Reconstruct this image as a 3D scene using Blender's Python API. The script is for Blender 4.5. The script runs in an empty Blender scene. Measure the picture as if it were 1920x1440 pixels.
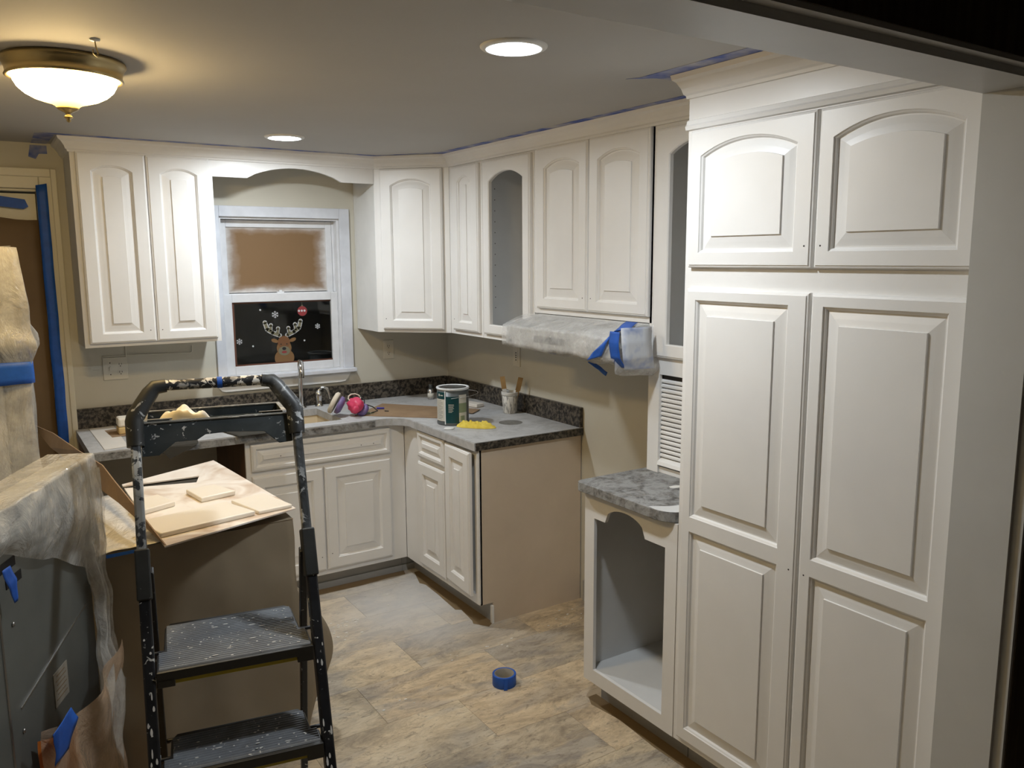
import bpy, bmesh, math, random
from math import pi, sin, cos, radians
from mathutils import Vector as V, Matrix, noise

random.seed(7)
S = bpy.context.scene
C = S.collection

# ------------------------------------------------------------------ camera, world, exposure
cam = bpy.data.cameras.new('camera')
cam.sensor_width = 36.0
cam.lens = 1539.069 * 36 / 1920
cam.clip_start = 0.05
camo = bpy.data.objects.new('camera', cam)
C.objects.link(camo)
yw, pt, rl = radians(-32.9431), radians(-8.6863), radians(-0.3098)
fw = V((-sin(yw) * cos(pt), cos(yw) * cos(pt), sin(pt)))
rt = V((cos(yw), sin(yw), 0))
up = rt.cross(fw)
r2 = rt * cos(rl) + up * sin(rl)
u2 = up * cos(rl) - rt * sin(rl)
m = Matrix(((r2.x, u2.x, -fw.x, -2.5076), (r2.y, u2.y, -fw.y, -4.6271), (r2.z, u2.z, -fw.z, 1.7527), (0, 0, 0, 1)))
camo.matrix_world = m
S.camera = camo
w = bpy.data.worlds.new('night')
S.world = w
w.use_nodes = True
w.node_tree.nodes['Background'].inputs[0].default_value = (0.35, 0.4, 0.5, 1)
w.node_tree.nodes['Background'].inputs[1].default_value = 0.012
S.view_settings.view_transform = 'Standard'
S.view_settings.look = 'None'
S.view_settings.gamma = 1
S.view_settings.use_curve_mapping = False
S.view_settings.exposure = 2.38
LED_POWER = 67.0
LAMP_POWER = 18.0
CEIL = 2.31

# ------------------------------------------------------------------ materials
def new_mat(name):
    mt = bpy.data.materials.new(name)
    mt.use_nodes = True
    nt = mt.node_tree
    return mt, nt, nt.nodes['Principled BSDF']

def N(nt, t, **kw):
    n = nt.nodes.new(t)
    for k, v in kw.items():
        setattr(n, k, v)
    return n

def coords(nt, kind='Object', scale=(1, 1, 1), rnd=False):
    tc = N(nt, 'ShaderNodeTexCoord')
    mp = N(nt, 'ShaderNodeMapping')
    mp.inputs['Scale'].default_value = scale
    nt.links.new(tc.outputs[kind], mp.inputs['Vector'])
    if rnd:
        oi = N(nt, 'ShaderNodeObjectInfo')
        ml = N(nt, 'ShaderNodeMath', operation='MULTIPLY')
        ml.inputs[1].default_value = 37.0
        nt.links.new(oi.outputs['Random'], ml.inputs[0])
        nt.links.new(ml.outputs[0], mp.inputs['Location'])
    return mp.outputs[0]

def noise_tex(nt, vec, scale, detail=4, rough=0.55, dist=0.0):
    n = N(nt, 'ShaderNodeTexNoise')
    n.inputs['Scale'].default_value = scale
    n.inputs['Detail'].default_value = detail
    n.inputs['Roughness'].default_value = rough
    n.inputs['Distortion'].default_value = dist
    nt.links.new(vec, n.inputs['Vector'])
    return n.outputs[0]

def ramp(nt, fac, stops, interp='LINEAR'):
    r = N(nt, 'ShaderNodeValToRGB')
    r.color_ramp.interpolation = interp
    e = r.color_ramp.elements
    while len(e) < len(stops):
        e.new(0.5)
    for i, (p, c) in enumerate(stops):
        e[i].position = p
        e[i].color = (c[0], c[1], c[2], 1) if not isinstance(c, (int, float)) else (c, c, c, 1)
    nt.links.new(fac, r.inputs[0])
    return r.outputs[0]

def mix(nt, fac, a, b):
    mx = N(nt, 'ShaderNodeMix', data_type='RGBA')
    for sock, v in ((0, fac), (6, a), (7, b)):
        if isinstance(v, (int, float)):
            mx.inputs[sock].default_value = v
        elif isinstance(v, tuple):
            mx.inputs[sock].default_value = (v[0], v[1], v[2], 1)
        else:
            nt.links.new(v, mx.inputs[sock])
    return mx.outputs[2]

def bump(nt, b, h, strength=0.2, dist=0.002):
    bp = N(nt, 'ShaderNodeBump')
    bp.inputs['Strength'].default_value = strength
    bp.inputs['Distance'].default_value = dist
    nt.links.new(h, bp.inputs['Height'])
    nt.links.new(bp.outputs[0], b.inputs['Normal'])

def paint(name, col, rough=0.45, var=0.05, vs=3.0, bs=0.0, bscale=120):
    mt, nt, b = new_mat(name)
    v = coords(nt)
    n = noise_tex(nt, v, vs, 3)
    lo = tuple(c * (1 - var) for c in col)
    hi = tuple(min(1, c * (1 + var)) for c in col)
    nt.links.new(ramp(nt, n, [(0.3, lo), (0.7, hi)]), b.inputs['Base Color'])
    b.inputs['Roughness'].default_value = rough
    if bs:
        bump(nt, b, noise_tex(nt, v, bscale, 3), bs, 0.002)
    return mt

def metal(name, col, rough=0.25):
    mt, nt, b = new_mat(name)
    b.inputs['Base Color'].default_value = (*col, 1)
    b.inputs['Metallic'].default_value = 1
    b.inputs['Roughness'].default_value = rough
    return mt

def emit(name, col, strength):
    mt, nt, b = new_mat(name)
    b.inputs['Base Color'].default_value = (*col, 1)
    b.inputs['Emission Color'].default_value = (*col, 1)
    b.inputs['Emission Strength'].default_value = strength
    return mt

def two_noise(name, a, b_, scale, lo, hi, rough=0.5, detail=5, stretch=(1, 1, 1), base_bump=0.0, rnd=False, metallic=0):
    mt, nt, b = new_mat(name)
    v = coords(nt, 'Object', stretch, rnd)
    n = noise_tex(nt, v, scale, detail, 0.6)
    nt.links.new(ramp(nt, n, [(lo, a), (hi, b_)]), b.inputs['Base Color'])
    b.inputs['Roughness'].default_value = rough
    b.inputs['Metallic'].default_value = metallic
    if base_bump:
        bump(nt, b, n, base_bump, 0.003)
    return mt

M = {}
M['white'] = paint('satin cabinet paint', (0.81, 0.795, 0.77), 0.38, 0.03, 4, 0.05, 60)
M['primer'] = paint('white primer over cabinet', (0.74, 0.735, 0.71), 0.5, 0.05, 5, 0.05, 60)
M['inner'] = paint('grey primed cabinet inside', (0.66, 0.66, 0.65), 0.6, 0.05, 4)
M['wall'] = paint('cream wall paint', (0.60, 0.57, 0.48), 0.6, 0.06, 1.5, 0.08, 90)
M['ceil'] = paint('flat ceiling paint', (0.47, 0.455, 0.43), 0.8, 0.03, 2, 0.25, 45)
M['trimw'] = paint('window trim dusted white', (0.66, 0.68, 0.73), 0.5, 0.10, 9)
M['vinyl'] = paint('window vinyl', (0.72, 0.73, 0.75), 0.4, 0.06, 14)
M['casing'] = paint('cream door casing', (0.74, 0.70, 0.58), 0.4, 0.03, 3)
M['jamb'] = paint('grey white jamb paint', (0.62, 0.62, 0.60), 0.35, 0.04, 5, 0.12, 30)
M['header'] = paint('header soffit paint', (0.60, 0.60, 0.59), 0.4, 0.04, 5, 0.1, 30)
M['dkwood'] = two_noise('dark stained wood', (0.05, 0.035, 0.02), (0.11, 0.08, 0.05), 6, 0.3, 0.7, 0.5, 5, (8, 8, 0.6))
M['darkroom'] = paint('dark room paint', (0.12, 0.10, 0.08), 0.8)
M['black'] = paint('black gap', (0.006, 0.005, 0.005), 0.8)
M['screw'] = paint('dark screw hole', (0.03, 0.025, 0.02), 0.7)
M['toe'] = paint('dusty toe kick', (0.42, 0.41, 0.38), 0.6, 0.08, 6)
M['endpanel'] = two_noise('bare tan end panel', (0.60, 0.49, 0.37), (0.68, 0.56, 0.43), 2.2, 0.3, 0.7, 0.55)
M['brownwood'] = two_noise('brown cabinet side', (0.10, 0.05, 0.025), (0.16, 0.085, 0.04), 5, 0.3, 0.7, 0.5, 4, (10, 10, 1))
M['tape'] = paint('blue painters tape', (0.012, 0.095, 0.46), 0.55, 0.15, 20, 0.2, 60)
M['tapew'] = two_noise('blue tape dusted with overspray', (0.03, 0.09, 0.42), (0.50, 0.49, 0.50), 7, 0.38, 0.66, 0.6, 3)
M['chrome'] = metal('chrome', (0.75, 0.75, 0.75), 0.12)
M['brass'] = metal('antique brass', (0.42, 0.33, 0.17), 0.35)
M['steel'] = metal('steel', (0.5, 0.5, 0.5), 0.35)
M['plate'] = paint('ivory cover plate', (0.66, 0.62, 0.52), 0.35, 0.02)
M['board'] = two_noise('brown cardboard', (0.25, 0.16, 0.09), (0.33, 0.22, 0.125), 8, 0.3, 0.7, 0.8)
M['kraft'] = two_noise('brown masking paper', (0.235, 0.185, 0.12), (0.29, 0.23, 0.155), 3, 0.3, 0.7, 0.75, 3, (1, 1, 1), 0.2)
M['tapep'] = two_noise('blue tape nearly hidden by white overspray', (0.12, 0.20, 0.48), (0.60, 0.62, 0.66), 9, 0.25, 0.5, 0.6, 3)
M['kraftd'] = two_noise('brown masking paper on door', (0.17, 0.11, 0.06), (0.23, 0.155, 0.085), 2, 0.3, 0.7, 0.75, 3)
M['slab'] = paint('painted drawer front', (0.86, 0.80, 0.70), 0.4, 0.03, 5)
M['paper'] = paint('white paper', (0.70, 0.66, 0.60), 0.7, 0.04, 8)
M['shadedpaper'] = paint('grey brown paper', (0.04, 0.036, 0.028), 0.9, 0.05, 8)  # near black: shade on the hanging sheet's face is put into this colour
M['appl'] = two_noise('grey galvanised sheet', (0.10, 0.105, 0.097), (0.15, 0.155, 0.142), 3, 0.3, 0.7, 0.42, 4)
M['applw'] = paint('white appliance enamel', (0.55, 0.55, 0.53), 0.3)
M['steelp'] = paint('grey fridge enamel', (0.22, 0.22, 0.21), 0.4)
M['stickerp'] = paint('faded sticker', (0.33, 0.30, 0.25), 0.5, 0.15, 30)
M['ringgrey'] = paint('wiped granite patch', (0.17, 0.165, 0.15), 0.5, 0.25, 60)
M['yellow'] = paint('yellow plastic', (0.42, 0.33, 0.01), 0.5)
M['rag'] = two_noise('yellow rag', (0.62, 0.45, 0.04), (0.80, 0.65, 0.12), 30, 0.3, 0.7, 0.9)
M['cream'] = two_noise('cream cloth', (0.84, 0.77, 0.64), (0.92, 0.88, 0.78), 20, 0.3, 0.7, 0.9)
M['sponge'] = paint('yellow sponge', (0.62, 0.44, 0.19), 0.9, 0.08, 40)
M['spongew'] = paint('white sponge', (0.80, 0.74, 0.62), 0.9, 0.05, 40)
M['pink'] = paint('pink rubber', (0.62, 0.05, 0.12), 0.45)
M['purple'] = paint('purple filter cartridge', (0.17, 0.12, 0.28), 0.45)
M['pad'] = paint('filter pad', (0.62, 0.55, 0.44), 0.8)
M['rubber'] = paint('black rubber', (0.015, 0.015, 0.017), 0.5)
M['stick'] = paint('wood stirring stick', (0.34, 0.20, 0.07), 0.6, 0.1, 20)
M['teal'] = paint('dark teal label', (0.004, 0.05, 0.055), 0.35)
M['label'] = paint('pale label', (0.62, 0.60, 0.53), 0.5)
M['sage'] = paint('sage green label', (0.25, 0.30, 0.18), 0.5)
M['cangrey'] = paint('dark grey can band', (0.09, 0.10, 0.10), 0.4)
M['rimw'] = paint('white can rim', (0.72, 0.74, 0.75), 0.35)
M['lid'] = metal('smudged can lid', (0.22, 0.22, 0.22), 0.3)
M['sinkm'] = paint('beige composite sink', (0.62, 0.52, 0.36), 0.4)
M['bluepen'] = paint('blue plastic', (0.03, 0.02, 0.30), 0.4)
M['chip'] = paint('paint chips', (0.75, 0.73, 0.68), 0.7)
M['orange'] = paint('orange plastic', (0.62, 0.17, 0.02), 0.5)
M['toestrip'] = two_noise('bare brown floor edge', (0.17, 0.115, 0.055), (0.24, 0.165, 0.085), 4, 0.3, 0.7, 0.5)
M['red'] = paint('red sticker', (0.274, 0.036, 0.040), 0.5)
M['snow'] = paint('white sticker', (0.55, 0.56, 0.58), 0.5)
M['antler'] = paint('antler sticker', (0.180, 0.166, 0.108), 0.5)
M['fur'] = paint('tan sticker', (0.202, 0.108, 0.043), 0.5)
M['furd'] = paint('brown sticker', (0.17, 0.075, 0.03), 0.5)
M['tapebrown'] = paint('brown window tape', (0.12, 0.045, 0.025), 0.6)
M['core'] = paint('cardboard tape core', (0.28, 0.25, 0.2), 0.7)
M['led'] = emit('led diffuser', (0.87, 0.94, 1.0), LED_POWER)
M['bulbwarm'] = emit('warm bulb glow', (1.0, 0.58, 0.18), LAMP_POWER)

def granite(name, dust, dcol=(0.52, 0.52, 0.52), ds=5):
    mt, nt, b = new_mat(name)
    v = coords(nt)
    vo = N(nt, 'ShaderNodeTexVoronoi')
    vo.inputs['Scale'].default_value = 110
    nt.links.new(v, vo.inputs['Vector'])
    n1 = noise_tex(nt, v, 60, 4, 0.6)
    base = mix(nt, ramp(nt, n1, [(0.42, 0), (0.6, 1)]), (0.012, 0.010, 0.008), (0.125, 0.105, 0.08))
    base = mix(nt, ramp(nt, vo.outputs['Distance'], [(0.15, 1), (0.35, 0)]), base, (0.02, 0.018, 0.016))
    if dust > 0:
        n2 = noise_tex(nt, v, ds, 6, 0.75, 1.0)
        n3 = noise_tex(nt, v, 26, 4, 0.7)
        f = mix(nt, 0.35, n2, n3)
        f = ramp(nt, f, [(0.40, 0.95 - 1.1 * (0.62 - dust) - 0.75 * (1 - dust)), (0.56, 0.95)])
        base = mix(nt, f, base, dcol)
    nt.links.new(base, b.inputs['Base Color'])
    b.inputs['Roughness'].default_value = 0.35 if dust < 0.3 else 0.6
    return mt
M['granite'] = granite('polished brown granite', 0)
M['granitet'] = granite('granite under white dust', 0.62)
M['graniteh'] = granite('granite with patchy dust', 0.36, (0.34, 0.34, 0.335), 14)

def tile_mat():
    mt, nt, b = new_mat('travertine floor tile')
    v = coords(nt, 'Object', (1.0, 2.3, 1), True)
    wn = noise_tex(nt, v, 1.9, 8, 0.7, 1.5)
    f1 = noise_tex(nt, v, 3.6, 10, 0.8, 1.1)
    f2 = noise_tex(nt, v, 22, 5, 0.75, 0.8)
    f4 = noise_tex(nt, v, 1.5, 4, 0.6, 0.8)
    base = ramp(nt, wn, [(0.34, (0.30, 0.255, 0.20)), (0.43, (0.47, 0.38, 0.26)), (0.50, (0.66, 0.545, 0.38)), (0.57, (0.76, 0.65, 0.47)), (0.64, (0.60, 0.50, 0.37)), (0.76, (0.74, 0.68, 0.58))])
    c2 = ramp(nt, f1, [(0.38, (0.24, 0.205, 0.165)), (0.47, (0.52, 0.43, 0.31)), (0.54, (0.74, 0.63, 0.46)), (0.64, (0.84, 0.76, 0.61))])
    col = mix(nt, 0.5, base, c2)
    greys = ramp(nt, f4, [(0.49, 0.0), (0.56, 0.85)])
    col = mix(nt, greys, col, mix(nt, 0.55, c2, (0.36, 0.345, 0.33)))
    spots = ramp(nt, f2, [(0.36, 0.75), (0.45, 0.0)])
    col = mix(nt, spots, col, (0.27, 0.225, 0.17))
    oi = N(nt, 'ShaderNodeObjectInfo')
    tint = ramp(nt, oi.outputs['Random'], [(0.0, (0.76, 0.74, 0.73)), (0.5, (0.90, 0.87, 0.82)), (1.0, (0.95, 0.88, 0.80))])
    mm = N(nt, 'ShaderNodeMix', data_type='RGBA', blend_type='MULTIPLY')
    mm.inputs[0].default_value = 1
    nt.links.new(col, mm.inputs[6]); nt.links.new(tint, mm.inputs[7])
    # white paint dust sprayed in the inner corner of the cabinets
    ge = N(nt, 'ShaderNodeNewGeometry')
    vm = N(nt, 'ShaderNodeVectorMath', operation='DISTANCE')
    vm.inputs[1].default_value = (-0.72, -0.95, 0)
    nt.links.new(ge.outputs['Position'], vm.inputs[0])
    nz = noise_tex(nt, ge.outputs['Position'], 3.5, 3)
    ad = N(nt, 'ShaderNodeMath', operation='MULTIPLY_ADD')
    ad.inputs[1].default_value = 0.5
    nt.links.new(nz, ad.inputs[0]); nt.links.new(vm.outputs['Value'], ad.inputs[2])
    fd = ramp(nt, ad.outputs[0], [(0.35, 0.75), (0.95, 0.0)])
    col2 = mix(nt, fd, mm.outputs[2], (0.66, 0.66, 0.66))
    nt.links.new(col2, b.inputs['Base Color'])
    b.inputs['Roughness'].default_value = 0.42
    bump(nt, b, f1, 0.12, 0.002)
    return mt
M['tile'] = tile_mat()

def plastic(name, lo, hi, col=(0.80, 0.77, 0.70), sc=7):
    mt, nt, b = new_mat(name)
    v = coords(nt)
    n = noise_tex(nt, v, sc, 6, 0.65, 0.5)
    tr = N(nt, 'ShaderNodeBsdfTransparent')
    mx = N(nt, 'ShaderNodeMixShader')
    b.inputs['Base Color'].default_value = (*col, 1)
    b.inputs['Roughness'].default_value = 0.16
    b.inputs['Specular IOR Level'].default_value = 0.7
    nt.links.new(ramp(nt, n, [(0.3, lo), (0.7, hi)]), mx.inputs[0])
    nt.links.new(tr.outputs[0], mx.inputs[1])
    nt.links.new(b.outputs[0], mx.inputs[2])
    nt.links.new(mx.outputs[0], nt.nodes['Material Output'].inputs[0])
    bump(nt, b, noise_tex(nt, coords(nt, 'Object', (1, 1, 0.45)), sc * 1.3, 6, 0.62, 0.7), 0.8, 0.03)
    return mt
M['film'] = plastic('clear plastic film', 0.25, 0.75, (0.72, 0.72, 0.72), 9)
M['filmw'] = plastic('milky plastic film', 0.28, 0.78, (0.70, 0.685, 0.64), 6)
M['filmt'] = plastic('thin clear plastic film', 0.05, 0.3, (0.75, 0.74, 0.7))
M['filmd'] = plastic('plastic film dusted with paint', 0.8, 1.0, (0.80, 0.77, 0.72), 4)
M['filmo'] = plastic('film over orange bag', 0.45, 0.85, (0.70, 0.50, 0.34))

def glass_mat(name):
    mt, nt, b = new_mat(name)
    tr = N(nt, 'ShaderNodeBsdfTransparent'); gl = N(nt, 'ShaderNodeBsdfGlossy')
    gl.inputs['Roughness'].default_value = 0.03
    fr = N(nt, 'ShaderNodeFresnel'); fr.inputs[0].default_value = 1.5
    tr.inputs[0].default_value = (0.85, 0.88, 0.88, 1)
    mx = N(nt, 'ShaderNodeMixShader')
    nt.links.new(fr.outputs[0], mx.inputs[0]); nt.links.new(tr.outputs[0], mx.inputs[1]); nt.links.new(gl.outputs[0], mx.inputs[2])
    nt.links.new(mx.outputs[0], nt.nodes['Material Output'].inputs[0])
    return mt
M['glass'] = glass_mat('window pane glass')

def splat(name, base, dots, scale, thr, rough=0.35, extra=0.0, ribs=False):
    """black tube with white paint splatter and smears"""
    mt, nt, b = new_mat(name)
    v = coords(nt)
    n1 = noise_tex(nt, v, scale, 4, 0.6, 0.6)
    n2 = noise_tex(nt, v, scale * 0.22, 3, 0.5)
    f = ramp(nt, n1, [(thr, 0), (thr + 0.02, 1)])
    g = ramp(nt, n2, [(0.45, 0.35), (0.6, 1)])
    ml = N(nt, 'ShaderNodeMath', operation='MULTIPLY')
    nt.links.new(f, ml.inputs[0]); nt.links.new(g, ml.inputs[1])
    n3 = noise_tex(nt, v, 9, 5, 0.65, 0.6)
    bb = mix(nt, ramp(nt, n3, [(0.4, 0), (0.75, extra)]), base, (0.22, 0.24, 0.26))
    nt.links.new(mix(nt, ml.outputs[0], bb, dots), b.inputs['Base Color'])
    b.inputs['Roughness'].default_value = rough
    return mt
M['rail'] = splat('black rail with few paint drops', (0.010, 0.010, 0.012), (0.65, 0.65, 0.62), 60, 0.645, 0.4, 0.06)
M['railp'] = splat('black rail covered in white paint', (0.012, 0.014, 0.018), (0.60, 0.61, 0.60), 20, 0.50, 0.4, 0.6)
M['handle'] = splat('black handle bar splattered', (0.010, 0.010, 0.012), (0.78, 0.74, 0.66), 60, 0.525, 0.35, 0.2)
M['grip'] = splat('black rubber grip', (0.020, 0.021, 0.020), (0.45, 0.46, 0.45), 38, 0.66, 0.5, 0.05)
M['gripp'] = splat('rubber grip smeared with paint', (0.018, 0.02, 0.022), (0.55, 0.57, 0.58), 30, 0.565, 0.4, 0.6)
M['tray'] = splat('dark green black tray', (0.014, 0.020, 0.022), (0.6, 0.6, 0.58), 50, 0.635, 0.45, 0.10)
M['tread'] = splat('scuffed grey step tread', (0.135, 0.14, 0.15), (0.66, 0.64, 0.58), 75, 0.65, 0.6, 0.9)
M['stepblk'] = paint('black step plastic', (0.016, 0.016, 0.016), 0.4)
M['trayrim'] = splat('cream smeared tray rim', (0.16, 0.145, 0.11), (0.45, 0.42, 0.34), 20, 0.55, 0.6, 0.5)

def cup_mat():
    mt, nt, b = new_mat('dripped paper cup')
    v = coords(nt, 'Object', (1, 1, 0.25))
    n = noise_tex(nt, v, 110, 3, 0.6)
    nt.links.new(ramp(nt, n, [(0.42, (0.30, 0.29, 0.27)), (0.55, (0.72, 0.70, 0.65))]), b.inputs['Base Color'])
    return mt
M['cup'] = cup_mat()

def sprayed_board():
    mt, nt, b = new_mat('cardboard with paint overspray')
    v = coords(nt)
    n = noise_tex(nt, v, 4.5, 4, 0.5, 0.8)
    nt.links.new(ramp(nt, n, [(0.34, (0.58, 0.45, 0.34)), (0.50, (0.86, 0.81, 0.75))]), b.inputs['Base Color'])
    b.inputs['Roughness'].default_value = 0.6
    return mt
M['sprayed'] = sprayed_board()

def sprayed_paper():
    """brown paper masking a pane, frosted white by paint around its own rim"""
    mt, nt, b = new_mat('brown paper with sprayed rim')
    tc = N(nt, 'ShaderNodeTexCoord')
    sp = N(nt, 'ShaderNodeSeparateXYZ')
    nt.links.new(tc.outputs['Generated'], sp.inputs[0])
    nz = noise_tex(nt, tc.outputs['Generated'], 5, 3)
    def dist(sock):
        a = N(nt, 'ShaderNodeMath', operation='SUBTRACT'); a.inputs[1].default_value = 0.5
        nt.links.new(sock, a.inputs[0])
        c = N(nt, 'ShaderNodeMath', operation='ABSOLUTE'); nt.links.new(a.outputs[0], c.inputs[0])
        return c.outputs[0]
    mxn = N(nt, 'ShaderNodeMath', operation='MAXIMUM')
    nt.links.new(dist(sp.outputs['X']), mxn.inputs[0]); nt.links.new(dist(sp.outputs['Z']), mxn.inputs[1])
    ad = N(nt, 'ShaderNodeMath', operation='MULTIPLY_ADD'); ad.inputs[1].default_value = 0.14
    nt.links.new(nz, ad.inputs[0]); nt.links.new(mxn.outputs[0], ad.inputs[2])
    nt.links.new(ramp(nt, ad.outputs[0], [(0.44, (0.215, 0.125, 0.055)), (0.50, (0.30, 0.22, 0.16)), (0.57, (0.62, 0.60, 0.58))]), b.inputs['Base Color'])
    b.inputs['Roughness'].default_value = 0.7
    return mt
M['sprayedpaper'] = sprayed_paper()

def bowl_glass():
    mt, nt, b = new_mat('glowing frosted glass bowl')
    tc = N(nt, 'ShaderNodeTexCoord')
    sp = N(nt, 'ShaderNodeSeparateXYZ'); nt.links.new(tc.outputs['Generated'], sp.inputs[0])
    f = ramp(nt, sp.outputs['Z'], [(0.0, 0.022), (0.2, 0.06), (0.45, 1.0)])
    col = ramp(nt, sp.outputs['Z'], [(0.0, (1, 0.55, 0.10)), (0.3, (1, 0.66, 0.22)), (0.6, (1, 0.72, 0.34))])
    ml = N(nt, 'ShaderNodeMath', operation='MULTIPLY'); ml.inputs[1].default_value = LAMP_POWER
    nt.links.new(f, ml.inputs[0])
    nt.links.new(col, b.inputs['Emission Color']); nt.links.new(ml.outputs[0], b.inputs['Emission Strength'])
    b.inputs['Base Color'].default_value = (0.9, 0.85, 0.7, 1)
    return mt
M['bowl'] = bowl_glass()

# ------------------------------------------------------------------ mesh helpers
class MB:
    def __init__(s):
        s.v = []; s.f = []; s.sm = []
    def add(s, vs, fs, smooth=False):
        o = len(s.v)
        s.v += [V(p) for p in vs]
        for f in fs:
            s.f.append([i + o for i in f]); s.sm.append(smooth)
        return s
    def box(s, x0, y0, z0, x1, y1, z1):
        x0, x1 = sorted((x0, x1)); y0, y1 = sorted((y0, y1)); z0, z1 = sorted((z0, z1))
        return s.add([(x0, y0, z0), (x1, y0, z0), (x1, y1, z0), (x0, y1, z0), (x0, y0, z1), (x1, y0, z1), (x1, y1, z1), (x0, y1, z1)],
                     [(0, 3, 2, 1), (4, 5, 6, 7), (0, 1, 5, 4), (1, 2, 6, 5), (2, 3, 7, 6), (3, 0, 4, 7)])
    def obox(s, c, ax, ay, az):
        c = V(c); ax = V(ax); ay = V(ay); az = V(az)
        vs = [c + ax * i + ay * j + az * k for k in (-1, 1) for i, j in ((-1, -1), (1, -1), (1, 1), (-1, 1))]
        return s.add(vs, [(0, 3, 2, 1), (4, 5, 6, 7), (0, 1, 5, 4), (1, 2, 6, 5), (2, 3, 7, 6), (3, 0, 4, 7)])
    def bar(s, p, q, side, a, b):
        """rectangular bar p->q; half width a along side, half depth b"""
        p = V(p); q = V(q); d = (q - p).normalized(); sd = V(side); sd = (sd - d * sd.dot(d)).normalized(); o = d.cross(sd)
        return s.obox((p + q) / 2, sd * a, o * b, (q - p) / 2)
    def prism(s, poly, z0, z1):
        n = len(poly)
        return s.add([(x, y, z0) for x, y in poly] + [(x, y, z1) for x, y in poly],
                     [tuple(range(n))[::-1], tuple(range(n, 2 * n))] + [(i, (i + 1) % n, n + (i + 1) % n, n + i) for i in range(n)])
    def slab(s, poly, d):
        """extrude a 3-D polygon by vector d"""
        n = len(poly); d = V(d)
        return s.add([V(p) for p in poly] + [V(p) + d for p in poly],
                     [tuple(range(n))[::-1], tuple(range(n, 2 * n))] + [(i, (i + 1) % n, n + (i + 1) % n, n + i) for i in range(n)])
    def tube(s, pts, r, n=8, cap=True):
        pts = [V(p) for p in pts]; rings = []
        rr = r if isinstance(r, (list, tuple)) else [r] * len(pts)
        prev = None
        for i, p in enumerate(pts):
            d = (pts[min(i + 1, len(pts) - 1)] - pts[max(i - 1, 0)]).normalized()
            if prev is None:
                a = V((0, 0, 1)) if abs(d.z) < 0.9 else V((1, 0, 0))
            else:
                a = prev
            a = (a - d * a.dot(d)).normalized(); prev = a; b = d.cross(a)
            rings.append([p + (a * cos(2 * pi * k / n) + b * sin(2 * pi * k / n)) * rr[i] for k in range(n)])
        vs = [q for rg in rings for q in rg]; fs = []
        for i in range(len(pts) - 1):
            for k in range(n):
                k2 = (k + 1) % n
                fs.append((i * n + k, i * n + k2, (i + 1) * n + k2, (i + 1) * n + k))
        s.add(vs, fs, True)
        if cap:
            s.add(rings[0], [tuple(range(n))[::-1]]); s.add(rings[-1], [tuple(range(n))])
        return s
    def lathe(s, c, prof, n=32, axis=None, smooth=True, cap=True):
        c = V(c); az = V(axis).normalized() if axis else V((0, 0, 1))
        a = V((1, 0, 0)) if abs(az.x) < 0.9 else V((0, 1, 0))
        a = (a - az * a.dot(az)).normalized(); b = az.cross(a)
        vs = []
        for r, z in prof:
            for k in range(n):
                t = 2 * pi * k / n
                vs.append(c + (a * cos(t) + b * sin(t)) * max(r, 1e-5) + az * z)
        fs = []
        for i in range(len(prof) - 1):
            for k in range(n):
                k2 = (k + 1) % n
                fs.append((i * n + k, i * n + k2, (i + 1) * n + k2, (i + 1) * n + k))
        s.add(vs, fs, smooth)
        if not cap: return s
        if prof[0][0] > 1e-4: s.f.append([len(s.v) - len(vs) + k for k in range(n)][::-1]); s.sm.append(False)
        if prof[-1][0] > 1e-4: s.f.append([len(s.v) - n + k for k in range(n)]); s.sm.append(False)
        return s
    def grid(s, fn, nu, nv, smooth=True):
        vs = [fn(i / nu, j / nv) for j in range(nv + 1) for i in range(nu + 1)]
        fs = [(j * (nu + 1) + i, j * (nu + 1) + i + 1, (j + 1) * (nu + 1) + i + 1, (j + 1) * (nu + 1) + i) for j in range(nv) for i in range(nu)]
        return s.add(vs, fs, smooth)

WL = {}
def world_of(o):
    return WL.get(o.name, V((0, 0, 0)))

def obj(name, mb, mat, parent=None, loc=None, bevel=0, solid=0, sub=0, recalc=True, autosm=None, **props):
    base = world_of(parent) if parent else (V(loc) if loc is not None else centre_base(mb))
    me = bpy.data.meshes.new(name)
    me.from_pydata([tuple(p - base) for p in mb.v], [], mb.f)
    me.polygons.foreach_set('use_smooth', mb.sm)
    me.materials.append(M[mat] if isinstance(mat, str) else mat)
    me.update()
    if recalc:
        bm = bmesh.new(); bm.from_mesh(me)
        bmesh.ops.recalc_face_normals(bm, faces=bm.faces)
        bm.to_mesh(me); bm.free()
    o = bpy.data.objects.new(name, me)
    C.objects.link(o)
    WL[o.name] = base
    if parent:
        o.parent = parent
    else:
        o.location = base
    if solid:
        md = o.modifiers.new('solid', 'SOLIDIFY'); md.thickness = solid; md.offset = -1
    if bevel:
        md = o.modifiers.new('bevel', 'BEVEL'); md.width = bevel; md.segments = 2; md.limit_method = 'ANGLE'; md.angle_limit = 0.7
    if sub:
        md = o.modifiers.new('sub', 'SUBSURF'); md.levels = sub; md.render_levels = sub
    for k, v in props.items():
        o[k] = v
    return o

def centre_base(mb):
    n = len(mb.v)
    return V((sum(p.x for p in mb.v) / n, sum(p.y for p in mb.v) / n, min(p.z for p in mb.v)))

def thing(name, label, cat, loc, group=None):
    o = bpy.data.objects.new(name, None)
    C.objects.link(o); o.location = loc; o.empty_display_size = 0.05
    WL[o.name] = V(loc)
    o['label'] = label; o['category'] = cat
    if group: o['group'] = group
    return o

def tag(o, label, cat, group=None):
    o['label'] = label; o['category'] = cat
    if group: o['group'] = group
    return o

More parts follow.
